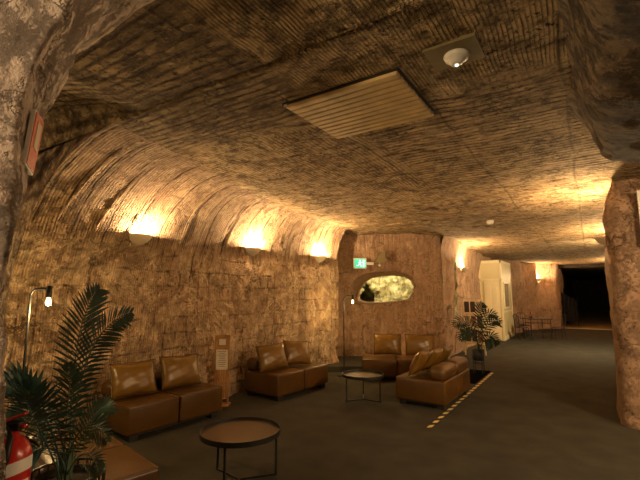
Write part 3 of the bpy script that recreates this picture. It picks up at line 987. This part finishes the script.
# ------------------------------------------------------------------ round tray tables
def tray_table(label, loc, R_, h, ang, mat):
    t = thing('coffee_table', label, 'table', loc, ang, 'round black tray tables')
    bm = bmesh.new(); lathe(bm, [(R_ - 0.008, h - 0.045), (R_, h - 0.045), (R_, h), (R_ - 0.008, h), (R_ - 0.008, h - 0.045)], 64); bm_obj('rim', bm, M_BLACK, t)
    bm = bmesh.new(); lathe(bm, [(0, h - 0.04), (R_ - 0.008, h - 0.04), (R_ - 0.008, h - 0.03), (0, h - 0.03)], 64); bm_obj('table_top', bm, mat, t)
    for k in range(3):
        a = 2 * PI * k / 3
        ca, sa = math.cos(a), math.sin(a)
        r = R_ - 0.03
        M = Matrix.Rotation(a, 4, 'Z')
        bm = bmesh.new(); box(bm, r - 0.009, -0.009, 0.0, r + 0.009, 0.009, h - 0.04, 0.002, 1, M)
        lg = bm_obj('leg', bm, M_BLACK, t)
        bm = bmesh.new(); box(bm, 0.0, -0.009, 0.0, r, 0.009, 0.018, 0.002, 1, M); bm_obj('foot_bar', bm, M_BLACK, lg)
    return t


tray_table('round tray table with brown top in the foreground, near the bottom edge', (-2.81, 2.95, 0), 0.37, 0.45, math.radians(52), M_TABLE)
tray_table('round black tray table between the lounges, lamplight on its top', (-3.17, 6.13, 0), 0.335, 0.41, math.radians(117), simple('glossy_table_top', (0.10, 0.075, 0.045), 0.22, var=0.2))


# ------------------------------------------------------------------ standing bulb lamps
def bulb_lamp(label, loc, rz, h, arm=0.22, power=5.0):
    t = thing('floor_lamp', label, 'lamp', loc, rz, 'black standing bulb lamps')
    bm = bmesh.new(); lathe(bm, [(0, 0), (0.13, 0), (0.13, 0.012), (0.02, 0.02), (0, 0.02)], 28); bm_obj('base', bm, M_BLACK, t)
    pts = [(0, 0, 0.01), (0, 0, h - 0.07)] + [(0.07 - 0.07 * math.cos(q), 0, h - 0.07 + 0.07 * math.sin(q)) for q in (0.3, 0.7, 1.1, PI / 2)] + [(arm, 0, h), (arm, 0, h - 0.03)]
    bm = bmesh.new(); tube(bm, pts, 0.011, 8); bm_obj('pole', bm, M_BLACK, t)
    bm = bmesh.new(); lathe(bm, [(0, 0.03), (0.02, 0.025), (0.024, 0), (0.024, -0.07), (0.018, -0.08), (0, -0.08)], 16, c=(arm, 0, h)); bm_obj('socket', bm, M_BLACK, t, True)
    bm = bmesh.new(); lathe(bm, [(0.014, -0.08), (0.016, -0.09), (0.024, -0.115), (0.025, -0.13), (0.019, -0.15), (0, -0.158)], 18, c=(arm, 0, h)); bm_obj('bulb', bm, M_BULB, t, True)
    dx, dy = rot2(arm, 0, rz)
    p = (loc[0] + dx, loc[1] + dy, loc[2] + h - 0.22)
    point_light('bulb_light', p, power, 0.035, (1.0, 0.66, 0.26))
    return t


l1 = V(-2.66, 3.8, 0)
bulb_lamp('black standing lamp with a bare glowing bulb behind the near palm', (l1.x, l1.y, 0), YAW, 1.74, 0.17, 26.0)
l2 = V(0.50, 8.75, 0)
bulb_lamp('black standing lamp with glowing bulb at the end of the left wall', (l2.x, l2.y, 0), YAW, 1.64, 0.19, 26.0)

# ------------------------------------------------------------------ exit sign and emergency light on the end wall
el = thing('emergency_light', 'olive emergency light housing with a small lamp above the rock window', 'light', V(1.55, FW - 0.16, 2.60), YAW)
bm = bmesh.new()
vs = [(-0.13, -0.12), (0.0, 0.14), (0.13, 0.16), (0.14, -0.10), (0.05, -0.14)]
f0 = [bm.verts.new((x, -0.05, z)) for x, z in vs]; f1 = [bm.verts.new((x, 0.12, z)) for x, z in vs]
bm.faces.new(f0); bm.faces.new(f1[::-1])
for i in range(5): bm.faces.new((f0[i], f0[(i + 1) % 5], f1[(i + 1) % 5], f1[i]))
bm_obj('housing', bm, M_OLIVE, el)
bm = bmesh.new(); lathe(bm, [(0, -0.03), (0.028, -0.02), (0.034, 0.01), (0.02, 0.04), (0, 0.04)], 14, c=(-0.02, -0.03, -0.20)); tube(bm, [(-0.02, -0.03, -0.17), (-0.02, -0.03, -0.1)], 0.008); bm_obj('lamp_head', bm, M_CREAM, el, True)
es = thing('exit_sign', 'green lit running-man exit sign mounted above the left end of the rock window', 'sign', V(1.02, FW - 0.22, 2.45), YAW + 0.12)
bm = bmesh.new(); box(bm, -0.17, -0.02, -0.13, 0.17, 0.03, 0.13, 0.006); bm_obj('case', bm, M_CREAM, es)
bm = bmesh.new(); box(bm, -0.14, -0.026, -0.11, 0.155, -0.018, 0.11); gp = bm_obj('green_face', bm, M_GREEN, es)
bm = bmesh.new()
box(bm, -0.02, -0.030, 0.05, 0.02, -0.026, 0.085)                       # head
def bar2(x0, z0, x1, z1, w):
    d = Vector((x1 - x0, 0, z1 - z0)); n = Vector((-d.z, 0, d.x)).normalized() * w / 2
    q = [Vector((x0, -0.029, z0)) + n, Vector((x1, -0.029, z1)) + n, Vector((x1, -0.029, z1)) - n, Vector((x0, -0.029, z0)) - n]
    bm.faces.new([bm.verts.new(p) for p in q])
bar2(0.0, 0.045, -0.015, -0.02, 0.035); bar2(-0.015, -0.01, 0.03, -0.05, 0.02); bar2(0.03, -0.05, 0.02, -0.09, 0.018)
bar2(-0.015, -0.02, -0.05, -0.06, 0.02); bar2(-0.05, -0.06, -0.09, -0.055, 0.018); bar2(0.0, 0.035, 0.045, 0.01, 0.015); bar2(0.0, 0.035, -0.05, 0.015, 0.015)
bar2(0.085, -0.09, 0.085, 0.085, 0.03); bar2(0.085, 0.08, 0.13, 0.08, 0.012); bar2(0.125, -0.09, 0.125, 0.08, 0.012)
bm_obj('running_man_symbol', bm, M_EXITWHITE, gp)
bm = bmesh.new(); box(bm, 0.17, 0.0, -0.035, 0.36, 0.02, 0.035, 0.003); box(bm, -0.05, 0.02, -0.03, 0.05, 0.20, 0.03, 0.003); bm_obj('bracket', bm, M_CREAM, es)

# ------------------------------------------------------------------ notice stand
ns = thing('notice_stand', 'slim orange-wood notice stand with papers between the two left lounges', 'stand', (-4.84, 4.64, 0), YAW)
bm = bmesh.new()
for x in (-0.115, 0.09): box(bm, x, -0.012, 0.0, x + 0.025, 0.014, 1.04, 0.003)
box(bm, -0.115, -0.012, 1.015, 0.115, 0.014, 1.05, 0.003); box(bm, -0.115, -0.012, 0.84, 0.115, 0.014, 0.865, 0.003)
bm_obj('frame', bm, M_WOOD, ns)
bm = bmesh.new()
for k in range(5): box(bm, -0.088 + k * 0.036, -0.006, 0.10, -0.058 + k * 0.036, 0.008, 0.60, 0.003)
box(bm, -0.09, -0.004, 0.6, 0.09, 0.01, 1.02)
bm_obj('slat_panel', bm, M_WOOD, ns)
bm = bmesh.new(); box(bm, -0.05, -0.012, 0.90, 0.05, -0.006, 0.985); cd_ = bm_obj('card', bm, M_PAPER, ns)
bm = bmesh.new(); box(bm, -0.09, -0.016, 0.53, 0.088, -0.010, 0.83); pp_ = bm_obj('notice_paper', bm, M_PAPER, ns)
bm = bmesh.new()
for k in range(9):
    w_ = random.Random(k).uniform(0.04, 0.07); box(bm, -w_, -0.018, 0.80 - k * 0.028, w_, -0.0165, 0.808 - k * 0.028)
bm_obj('printed_lines', bm, M_INK, pp_)
bm = bmesh.new(); box(bm, -0.13, -0.09, 0, 0.13, 0.10, 0.02, 0.004); bm_obj('foot', bm, M_WOOD, ns)

# ------------------------------------------------------------------ hazard tape
tp = thing('floor_tape', 'yellow and black striped tape line on the carpet beside the lounge', 'tape', (-1.83, 5.30, 0.0))
Lt, wt = 4.35, 0.055
bm = bmesh.new(); box(bm, -wt / 2, 0, 0.0, wt / 2, Lt, 0.004); bm_obj('tape_strip', bm, M_TAPEK, tp)
bm = bmesh.new(); k = 0.02
while k < Lt - 0.18:
    q = [(-wt / 2, k, 0.0055), (wt / 2, k + 0.05, 0.0055), (wt / 2, k + 0.16, 0.0055), (-wt / 2, k + 0.11, 0.0055)]
    bm.faces.new([bm.verts.new(p) for p in q]); k += 0.23
bm_obj('stripes', bm, M_TAPEY, tp)
tp.rotation_euler.z = math.radians(0.6)
bm = bmesh.new(); box(bm, -2.50, 8.30, 0.001, -1.93, 9.75, 0.014, 0.004)
tag(bm_obj('floor_mat', bm, simple('black_mat', (0.006, 0.006, 0.006), 1.0, spec=0.0)), 'flat black mat on the carpet under the far plant stand', 'mat')


# ------------------------------------------------------------------ palms
def frond(parent, pts, leaf_len, n_leaf, mat, normal_hint, seed=0, width=0.014, droop=0.25, spread=1.0):
    """one feathered frond: curved rachis with paired leaflets"""
    rnd = random.Random(seed)
    P = [Vector(p) for p in pts]

    def bez(t):
        n = len(P) - 1
        q = [p.copy() for p in P]
        for r in range(n):
            q = [q[i].lerp(q[i + 1], t) for i in range(len(q) - 1)]
        return q[0]
    bm = bmesh.new()
    N = 16
    tube(bm, [bez(k / N) for k in range(N + 1)], 0.005, 5, radii=[0.006 * (1 - 0.75 * k / N) for k in range(N + 1)])
    hint = Vector(normal_hint).normalized()
    for k in range(n_leaf):
        t = 0.22 + 0.77 * k / (n_leaf - 1)
        p = bez(t); tan = (bez(min(1, t + 0.02)) - bez(max(0, t - 0.02))).normalized()
        sd = tan.cross(hint).normalized()
        nn = sd.cross(tan).normalized()
        s_ = math.sin(PI * (0.16 + 0.80 * (k / (n_leaf - 1)))) ** 0.7
        for sgn in (-1, 1):
            ln = leaf_len * s_ * rnd.uniform(0.88, 1.1)
            fwdk = 0.55 + 0.75 * (k / (n_leaf - 1))
            d = (sd * sgn * spread + tan * fwdk + nn * rnd.uniform(-0.12, 0.2)).normalized()
            w = width * rnd.uniform(0.85, 1.15)
            prev = None
            M_ = 4
            wd = tan.cross(nn) if False else (tan - d * tan.dot(d)).normalized()
            for m in range(M_ + 1):
                u = m / M_
                c = p + d * ln * u + Vector((0, 0, -1)) * droop * ln * u * u
                ww = w * (math.sin(PI * (0.12 + 0.88 * u)) if m < M_ else 0.05)
                a, b2 = bm.verts.new(c + wd * ww / 2 + nn * 0.002), bm.verts.new(c - wd * ww / 2 - nn * 0.002)
                if prev: bm.faces.new((prev[0], prev[1], b2, a))
                prev = (a, b2)
    return bm_obj('frond', bm, mat, parent)


def local_pts(root, pts):
    return [Vector(p) - Vector(root) for p in pts]


# near palm in a tall wire planter
PX = V(-1.37, 2.35, 0)
palm = thing('potted_palm', 'big dark green feather palm at the bottom left in a black wire planter', 'plant', (PX.x, PX.y, 0))
bm = bmesh.new()
H1 = 0.74
for z, r in ((0.03, 0.17), (0.45, 0.18), (H1, 0.19)):
    tube(bm, [(r * math.cos(2 * PI * k / 40), r * math.sin(2 * PI * k / 40), z) for k in range(41)], 0.007, 6, cap=False)
for k in range(24):
    a = 2 * PI * k / 24
    tube(bm, [(0.17 * math.cos(a), 0.17 * math.sin(a), 0.0), (0.19 * math.cos(a), 0.19 * math.sin(a), H1)], 0.005, 5)
bm_obj('wire_planter', bm, M_BLACK, palm)
bm = bmesh.new(); lathe(bm, [(0, 0.40), (0.12, 0.40), (0.155, 0.70), (0.163, 0.705), (0.163, 0.72), (0.15, 0.72), (0.145, 0.68), (0, 0.68)], 32); bm_obj('pot', bm, M_DARKCLOTH, palm, True)
bm = bmesh.new(); lathe(bm, [(0.145, 0.69), (0.08, 0.70), (0, 0.705)], 24); bm_obj('soil', bm, M_SOIL, palm)
base = V(-1.37, 2.35, 0.70)


def pf(x, y, d):
    """view-frame helper: a point at pixel-like bearing x,y and forward distance d, as metres"""
    return V((x - 320) / F_PX * d * 0.999, d, EYE + (293 - y) / F_PX * d * 1.0)


FR_LIST = [
    # control points (bearing x, height y, distance), leaflet length, count, light?
    ([(80, 455, 2.35), (84, 400, 2.38), (72, 340, 2.45), (92, 296, 2.5), (100, 290, 2.5)], 0.18, 22, 0),
    ([(80, 455, 2.35), (84, 395, 2.35), (86, 340, 2.3), (112, 318, 2.25), (134, 312, 2.2)], 0.16, 22, 0),
    ([(78, 455, 2.35), (76, 420, 2.25), (60, 385, 2.1), (30, 372, 2.0), (12, 380, 1.95)], 0.17, 20, 0),
    ([(78, 455, 2.35), (70, 430, 2.2), (58, 402, 2.05), (40, 385, 1.95), (22, 384, 1.9)], 0.19, 22, 0),
    ([(80, 455, 2.3), (66, 440, 2.1), (56, 425, 2.0), (34, 398, 1.9), (36, 386, 1.85)], 0.17, 20, 0),
    ([(82, 455, 2.35), (78, 420, 2.3), (78, 395, 2.3), (80, 375, 2.3), (76, 362, 2.3)], 0.12, 18, 1),
    ([(82, 455, 2.35), (82, 430, 2.3), (88, 415, 2.25), (108, 412, 2.2), (118, 432, 2.15)], 0.13, 20, 1),
    ([(84, 455, 2.35), (90, 432, 2.4), (100, 408, 2.4), (112, 396, 2.45), (118, 402, 2.5)], 0.12, 18, 1),
    ([(82, 455, 2.3), (70, 425, 2.2), (60, 440, 2.1), (44, 440, 2.05), (34, 452, 2.0)], 0.13, 18, 0),
    ([(84, 455, 2.3), (92, 435, 2.2), (100, 440, 2.1), (108, 448, 2.1), (112, 462, 2.05)], 0.09, 16, 1),
    ([(80, 455, 2.4), (66, 420, 2.7), (48, 400, 2.9), (30, 400, 3.0), (22, 410, 3.0)], 0.15, 18, 0),
]
rootp = Vector((PX.x, PX.y, 0))
for i, (pts, ll, nl, li) in enumerate(FR_LIST):
    W = [pf(*p) - rootp for p in pts]
    W[0] = Vector((0.02 * math.cos(i), 0.02 * math.sin(i), 0.69))
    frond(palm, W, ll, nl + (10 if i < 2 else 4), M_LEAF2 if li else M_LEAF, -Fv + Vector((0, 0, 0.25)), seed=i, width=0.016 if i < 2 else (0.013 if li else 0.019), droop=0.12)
bm = bmesh.new()
for k in range(5): tube(bm, [(0.02 * math.cos(k * 1.3), 0.02 * math.sin(k * 1.3), 0.68), (0.03 * math.cos(k * 1.3), 0.03 * math.sin(k * 1.3), 0.86)], 0.009, 6)
bm_obj('stem', bm, M_STEM, palm)

# far palm on a wire stand
PX2 = V(3.38, 9.0, 0)
palm2 = thing('potted_palm', 'small dark palm on a black legged stand behind the striped-tape lounge', 'plant', (PX2.x, PX2.y, 0))
bm = bmesh.new()
for sx in (-0.09, 0.09):
    for sy in (-0.09, 0.09): tube(bm, [(sx, sy, 0.012), (sx, sy, 0.40)], 0.009, 6)
for z in (0.22, 0.39):
    tube(bm, [(-0.09, -0.09, z), (0.09, -0.09, z), (0.09, 0.09, z), (-0.09, 0.09, z), (-0.09, -0.09, z)], 0.007, 5)
bm_obj('stand', bm, M_BLACK, palm2)
bm = bmesh.new(); lathe(bm, [(0, 0.28), (0.10, 0.28), (0.125, 0.50), (0.12, 0.50), (0.11, 0.47), (0, 0.47)], 24); bm_obj('pot', bm, M_DARKCLOTH, palm2, True)
F2 = [([(478, 345, 9.0), (474, 325, 9.0), (466, 318, 9.0), (457, 318, 8.9), (452, 325, 8.8)], 0.24),
      ([(478, 345, 9.0), (476, 330, 8.8), (468, 325, 8.7), (462, 330, 8.6), (458, 338, 8.6)], 0.24),
      ([(478, 345, 9.0), (478, 325, 9.0), (480, 314, 9.0), (487, 310, 9.0), (494, 316, 9.0)], 0.24),
      ([(478, 345, 9.0), (480, 328, 9.0), (486, 320, 8.9), (492, 318, 8.9), (497, 322, 8.8)], 0.22),
      ([(478, 345, 9.0), (476, 325, 9.2), (475, 315, 9.3), (477, 306, 9.3), (482, 304, 9.3)], 0.22),
      ([(478, 345, 9.0), (482, 335, 8.8), (486, 332, 8.7), (490, 334, 8.7), (494, 342, 8.7)], 0.20),
      ([(478, 345, 9.0), (480, 338, 8.7), (482, 334, 8.6), (484, 340, 8.6), (486, 346, 8.6)], 0.18),
      ([(478, 345, 9.0), (474, 335, 9.2), (470, 330, 9.3), (464, 328, 9.4), (460, 332, 9.4)], 0.22)]
rp2 = Vector((PX2.x, PX2.y, 0))
for i, (pts, ll) in enumerate(F2):
    W = [pf(*p) - rp2 for p in pts]; W[0] = Vector((0, 0, 0.47))
    frond(palm2, W, ll, 13, M_LEAFFAR, -Fv + Vector((0, 0, 0.4)), seed=40 + i, width=0.03, droop=0.2)
bm = bmesh.new(); tube(bm, [(0, 0, 0.46), (0, 0, 0.72)], 0.015, 6); bm_obj('stem', bm, M_STEM, palm2)

# ------------------------------------------------------------------ brochure rack
BR = V(4.33, 11.75, 0)
br = thing('brochure_rack', 'white leaning brochure rack with dark leaflets behind the far palm', 'rack', (BR.x, BR.y, 0), YAW - 0.25)
lean = 0.20
bm = bmesh.new()
def pb(x, z): return (x, -0.15 + z * lean, z)
for x in (-0.26, 0.26):
    tube(bm, [pb(x, 0), pb(x, 1.55)], 0.022, 6); tube(bm, [(x, 0.42, 0), pb(x, 1.45)], 0.012, 6)
for z in (0.3, 0.7, 1.1, 1.54): tube(bm, [pb(-0.26, z), pb(0.26, z)], 0.012, 6)
bm_obj('frame', bm, M_BOOTHTRIM, br)
for r, z in enumerate((0.34, 0.74, 1.14)):
    bm = bmesh.new(); 
    q = [pb(-0.25, z - 0.04), pb(0.25, z - 0.04), pb(0.25, z + 0.02), pb(-0.25, z + 0.02)]
    a = [bm.verts.new((p[0], p[1] - 0.04, p[2])) for p in q]; b_ = [bm.verts.new((p[0], p[1] + 0.0, p[2])) for p in q]
    bm.faces.new(a); bm.faces.new(b_[::-1])
    for i in range(4): bm.faces.new((a[i], a[(i + 1) % 4], b_[(i + 1) % 4], b_[i]))
    bm_obj('shelf', bm, M_BOOTHTRIM, br)
leaf_mats = [simple('leaflet_dark', (0.05, 0.03, 0.02), 0.5), simple('leaflet_brown', (0.20, 0.10, 0.05), 0.5), simple('leaflet_pale', (0.45, 0.36, 0.24), 0.5)]
k = 0
for z in (0.36, 0.76, 1.16):
    for x in (-0.16, 0.0, 0.16):
        bm = bmesh.new(); box(bm, -0.065, -0.004, 0, 0.065, 0.004, 0.30, 0.002, 1)
        nm = ['dark', 'dark', 'brown', 'pale', 'brown', 'dark', 'dark', 'dark', 'pale'][k]
        lf = bm_obj('leaflet', bm, leaf_mats[{'dark': 0, 'brown': 1, 'pale': 2}[nm]])
        M = Matrix.Translation(br.location) @ Matrix.Rotation(br.rotation_euler.z, 4, 'Z') @ Matrix.Translation((x, -0.15 + z * lean - 0.02, z)) @ Matrix.Rotation(-math.atan(lean), 4, 'X')
        lf.location = M.to_translation(); lf.rotation_euler = M.to_euler()
        row = {0.36: 'bottom', 0.76: 'middle', 1.16: 'top'}[z]; cl = {-0.16: 'left', 0.0: 'centre', 0.16: 'right'}[x]
        tag(lf, '%s leaflet in the %s row of the brochure rack, %s slot' % (nm, row, cl), 'leaflet', 'leaflets in the brochure rack')
        k += 1


# ------------------------------------------------------------------ bistro table and chairs at the back
def bistro_chair(label, loc, rz):
    t = thing('bistro_chair', label, 'chair', loc, rz, 'dark bistro chairs at the back table')
    bm = bmesh.new(); lathe(bm, [(0, 0.44), (0.20, 0.44), (0.205, 0.455), (0.20, 0.475), (0, 0.48)], 24); bm_obj('seat', bm, simple('dark_red_seat', (0.07, 0.018, 0.012), 0.5) if 'dark_red_seat' not in bpy.data.materials else bpy.data.materials['dark_red_seat'], t)
    for x, y in ((-0.16, -0.15), (0.16, -0.15), (-0.16, 0.16), (0.16, 0.16)):
        bm = bmesh.new(); tube(bm, [(x * 1.12, y * 1.15, 0), (x, y, 0.45)], 0.012, 6); bm_obj('leg', bm, M_BLACK, t)
    bm = bmesh.new()
    tube(bm, [(-0.17, 0.17, 0.45), (-0.18, 0.22, 0.86), (-0.10, 0.24, 0.92), (0.10, 0.24, 0.92), (0.18, 0.22, 0.86), (0.17, 0.17, 0.45)], 0.013, 6)
    for x in (-0.09, 0, 0.09): tube(bm, [(x, 0.18, 0.46), (x, 0.24, 0.91)], 0.008, 5)
    bm_obj('backrest', bm, M_BLACK, t)
    return t


TB = V(8.05, 15.5, 0)
bt2 = thing('bistro_table', 'small dark square metal table at the back beside the booth', 'table', (TB.x, TB.y, 0), YAW)
bm = bmesh.new(); box(bm, -0.42, -0.35, 0.74, 0.42, 0.35, 0.765, 0.004); bm_obj('table_top', bm, M_BLACK, bt2)
for x in (-0.36, 0.36):
    for y in (-0.29, 0.29):
        bm = bmesh.new(); tube(bm, [(x, y, 0), (x, y, 0.745)], 0.014, 6); bm_obj('leg', bm, M_BLACK, bt2)
bm = bmesh.new()
for z in (0.28, 0.6):
    tube(bm, [(-0.36, -0.29, z), (0.36, -0.29, z), (0.36, 0.29, z), (-0.36, 0.29, z), (-0.36, -0.29, z)], 0.009, 5)
bm_obj('stretcher', bm, M_BLACK, bt2)
for lat, fw_, rz, lab in ((7.42, 15.35, YAW + PI / 2, 'dark bistro chair with spindle back nearest the cream booth'),
                          (8.75, 15.35, YAW - PI / 2 - 0.2, 'dark bistro chair on the corridor side of the back table'),
                          (7.95, 16.25, YAW + 0.1, 'dark bistro chair on the far side of the back table')):
    p = V(lat, fw_, 0); bistro_chair(lab, (p.x, p.y, 0), rz)
vs_ = V(7.85, 15.5, 0.766)
vb = thing('bottle', 'small dark red bottle standing on the back bistro table', 'bottle', vs_)
bm = bmesh.new(); lathe(bm, [(0, 0), (0.05, 0), (0.055, 0.02), (0.055, 0.14), (0.02, 0.19), (0.018, 0.24), (0, 0.24)], 16); bm_obj('bottle_body', bm, simple('dark_red_glass', (0.10, 0.012, 0.01), 0.2), vb, True)

# dark draped stack standing in the corridor mouth
dc = thing('dark_curtain', 'dark draped cloth standing at the left side of the corridor mouth', 'curtain', (-1.02, 24.6, 0))
P = np.zeros((60, 12, 3))
for i in range(60):
    u = i / 59
    for j in range(12):
        P[i, j] = (-0.30 + 0.75 * u, 0.07 * math.sin(u * 26) + 0.3 * u, 0.28 + (1.5 - 0.5 * u) * j / 11)
grid_obj('cloth', P, M_DARKCLOTH, None, None, True, dc)
bm = bmesh.new(); tube(bm, [(-0.33, 0.0, 1.77), (0.46, 0.3, 1.32)], 0.015, 6); tube(bm, [(-0.3, 0, 0), (-0.3, 0, 1.78)], 0.015, 6); tube(bm, [(0.42, 0.28, 0), (0.42, 0.28, 1.33)], 0.015, 6); bm_obj('rail', bm, M_BLACK, dc)

# ------------------------------------------------------------------ sign on the arch, fire extinguisher, pillar panel
q = [Vector(p) for p in ((-1.478, 0.528, 2.285), (-1.625, 0.611, 2.306), (-1.643, 0.599, 2.111), (-1.493, 0.518, 2.106))]
off = Vector((0.80, 0.30, -0.1)) * 0.055
q = [p + off for p in q]
cq = sum(q, Vector()) / 4
sg = thing('wall_sign', 'orange-red framed safety sign hung on the near left rock arch', 'sign', cq)
def quad_plate(name, k0, k1, u0, u1, v0, v1, mat, parent):
    def at(u, v, k):
        top = q[0].lerp(q[1], u); bot = q[3].lerp(q[2], u)
        return top.lerp(bot, v) - cq + n_q * k
    a = [at(u0, v0, k1), at(u1, v0, k1), at(u1, v1, k1), at(u0, v1, k1)]
    b2 = [at(u0, v0, k0), at(u1, v0, k0), at(u1, v1, k0), at(u0, v1, k0)]
    return mesh_obj(name, a + b2, [(0, 1, 2, 3), (7, 6, 5, 4), (0, 4, 5, 1), (1, 5, 6, 2), (2, 6, 7, 3), (3, 7, 4, 0)], mat, parent)
n_q = (q[1] - q[0]).cross(q[3] - q[0]).normalized()
if n_q.dot(Vector((0, 0, EYE)) - cq) < 0: n_q = -n_q
quad_plate('frame', -0.012, 0.0, 0, 1, 0, 1, M_WHITE, sg)
rp = quad_plate('red_panel', 0.0, 0.003, 0.05, 0.95, 0.03, 0.97, M_SIGNRED, sg)
quad_plate('cream_panel', 0.003, 0.005, 0.30, 0.72, 0.14, 0.62, M_SIGNCREAM, rp)

fe_p = V(-1.275, 1.79, 0.61)
fe = thing('fire_extinguisher', 'red fire extinguisher with white band hung on the near left rock jamb', 'fire extinguisher', fe_p, YAW)
bm = bmesh.new(); lathe(bm, [(0, 0), (0.06, 0), (0.075, 0.02), (0.075, 0.42), (0.066, 0.46), (0.04, 0.495), (0.022, 0.505), (0.022, 0.53), (0, 0.53)], 36); bm_obj('cylinder_body', bm, M_RED, fe, True)
bm = bmesh.new(); lathe(bm, [(0.0762, 0.355), (0.0762, 0.405)], 36)
for v in bm.verts: v.co.z += v.co.x * 0.25
bm_obj('white_band', bm, M_WHITE, fe, True)
bm = bmesh.new(); lathe(bm, [(0.0762, 0.10), (0.0762, 0.34)], 12, a0=-1.1, a1=0.1); bm_obj('label', bm, M_WHITE, fe, True)
bm = bmesh.new(); box(bm, -0.025, -0.02, 0.525, 0.035, 0.02, 0.56, 0.005); bm_obj('valve', bm, M_BLACK, fe)
for z_, tilt in ((0.575, -0.35), (0.548, 0.12)):
    bm = bmesh.new(); box(bm, -0.035, -0.013, -0.006, 0.055, 0.013, 0.006, 0.004, 2, Matrix.Translation((0, 0, z_)) @ Matrix.Rotation(tilt, 4, 'Y')); bm_obj('lever', bm, M_RED, fe)
bm = bmesh.new(); tube(bm, [(-0.01, -0.03, 0.545), (0.045, -0.075, 0.52), (0.055, -0.10, 0.44), (0.0, -0.105, 0.34), (-0.06, -0.10, 0.28), (-0.10, -0.07, 0.15)], 0.012, 8); bm_obj('hose', bm, M_BLACK, fe, True)

bm = bmesh.new(); box(bm, 0.60, 6.60, 2.30, 0.95, 6.64, 3.02, 0.006)
tag(bm_obj('wall_board', bm, M_WHITE), 'white board on the near right pillar cut off by the right edge', 'board')
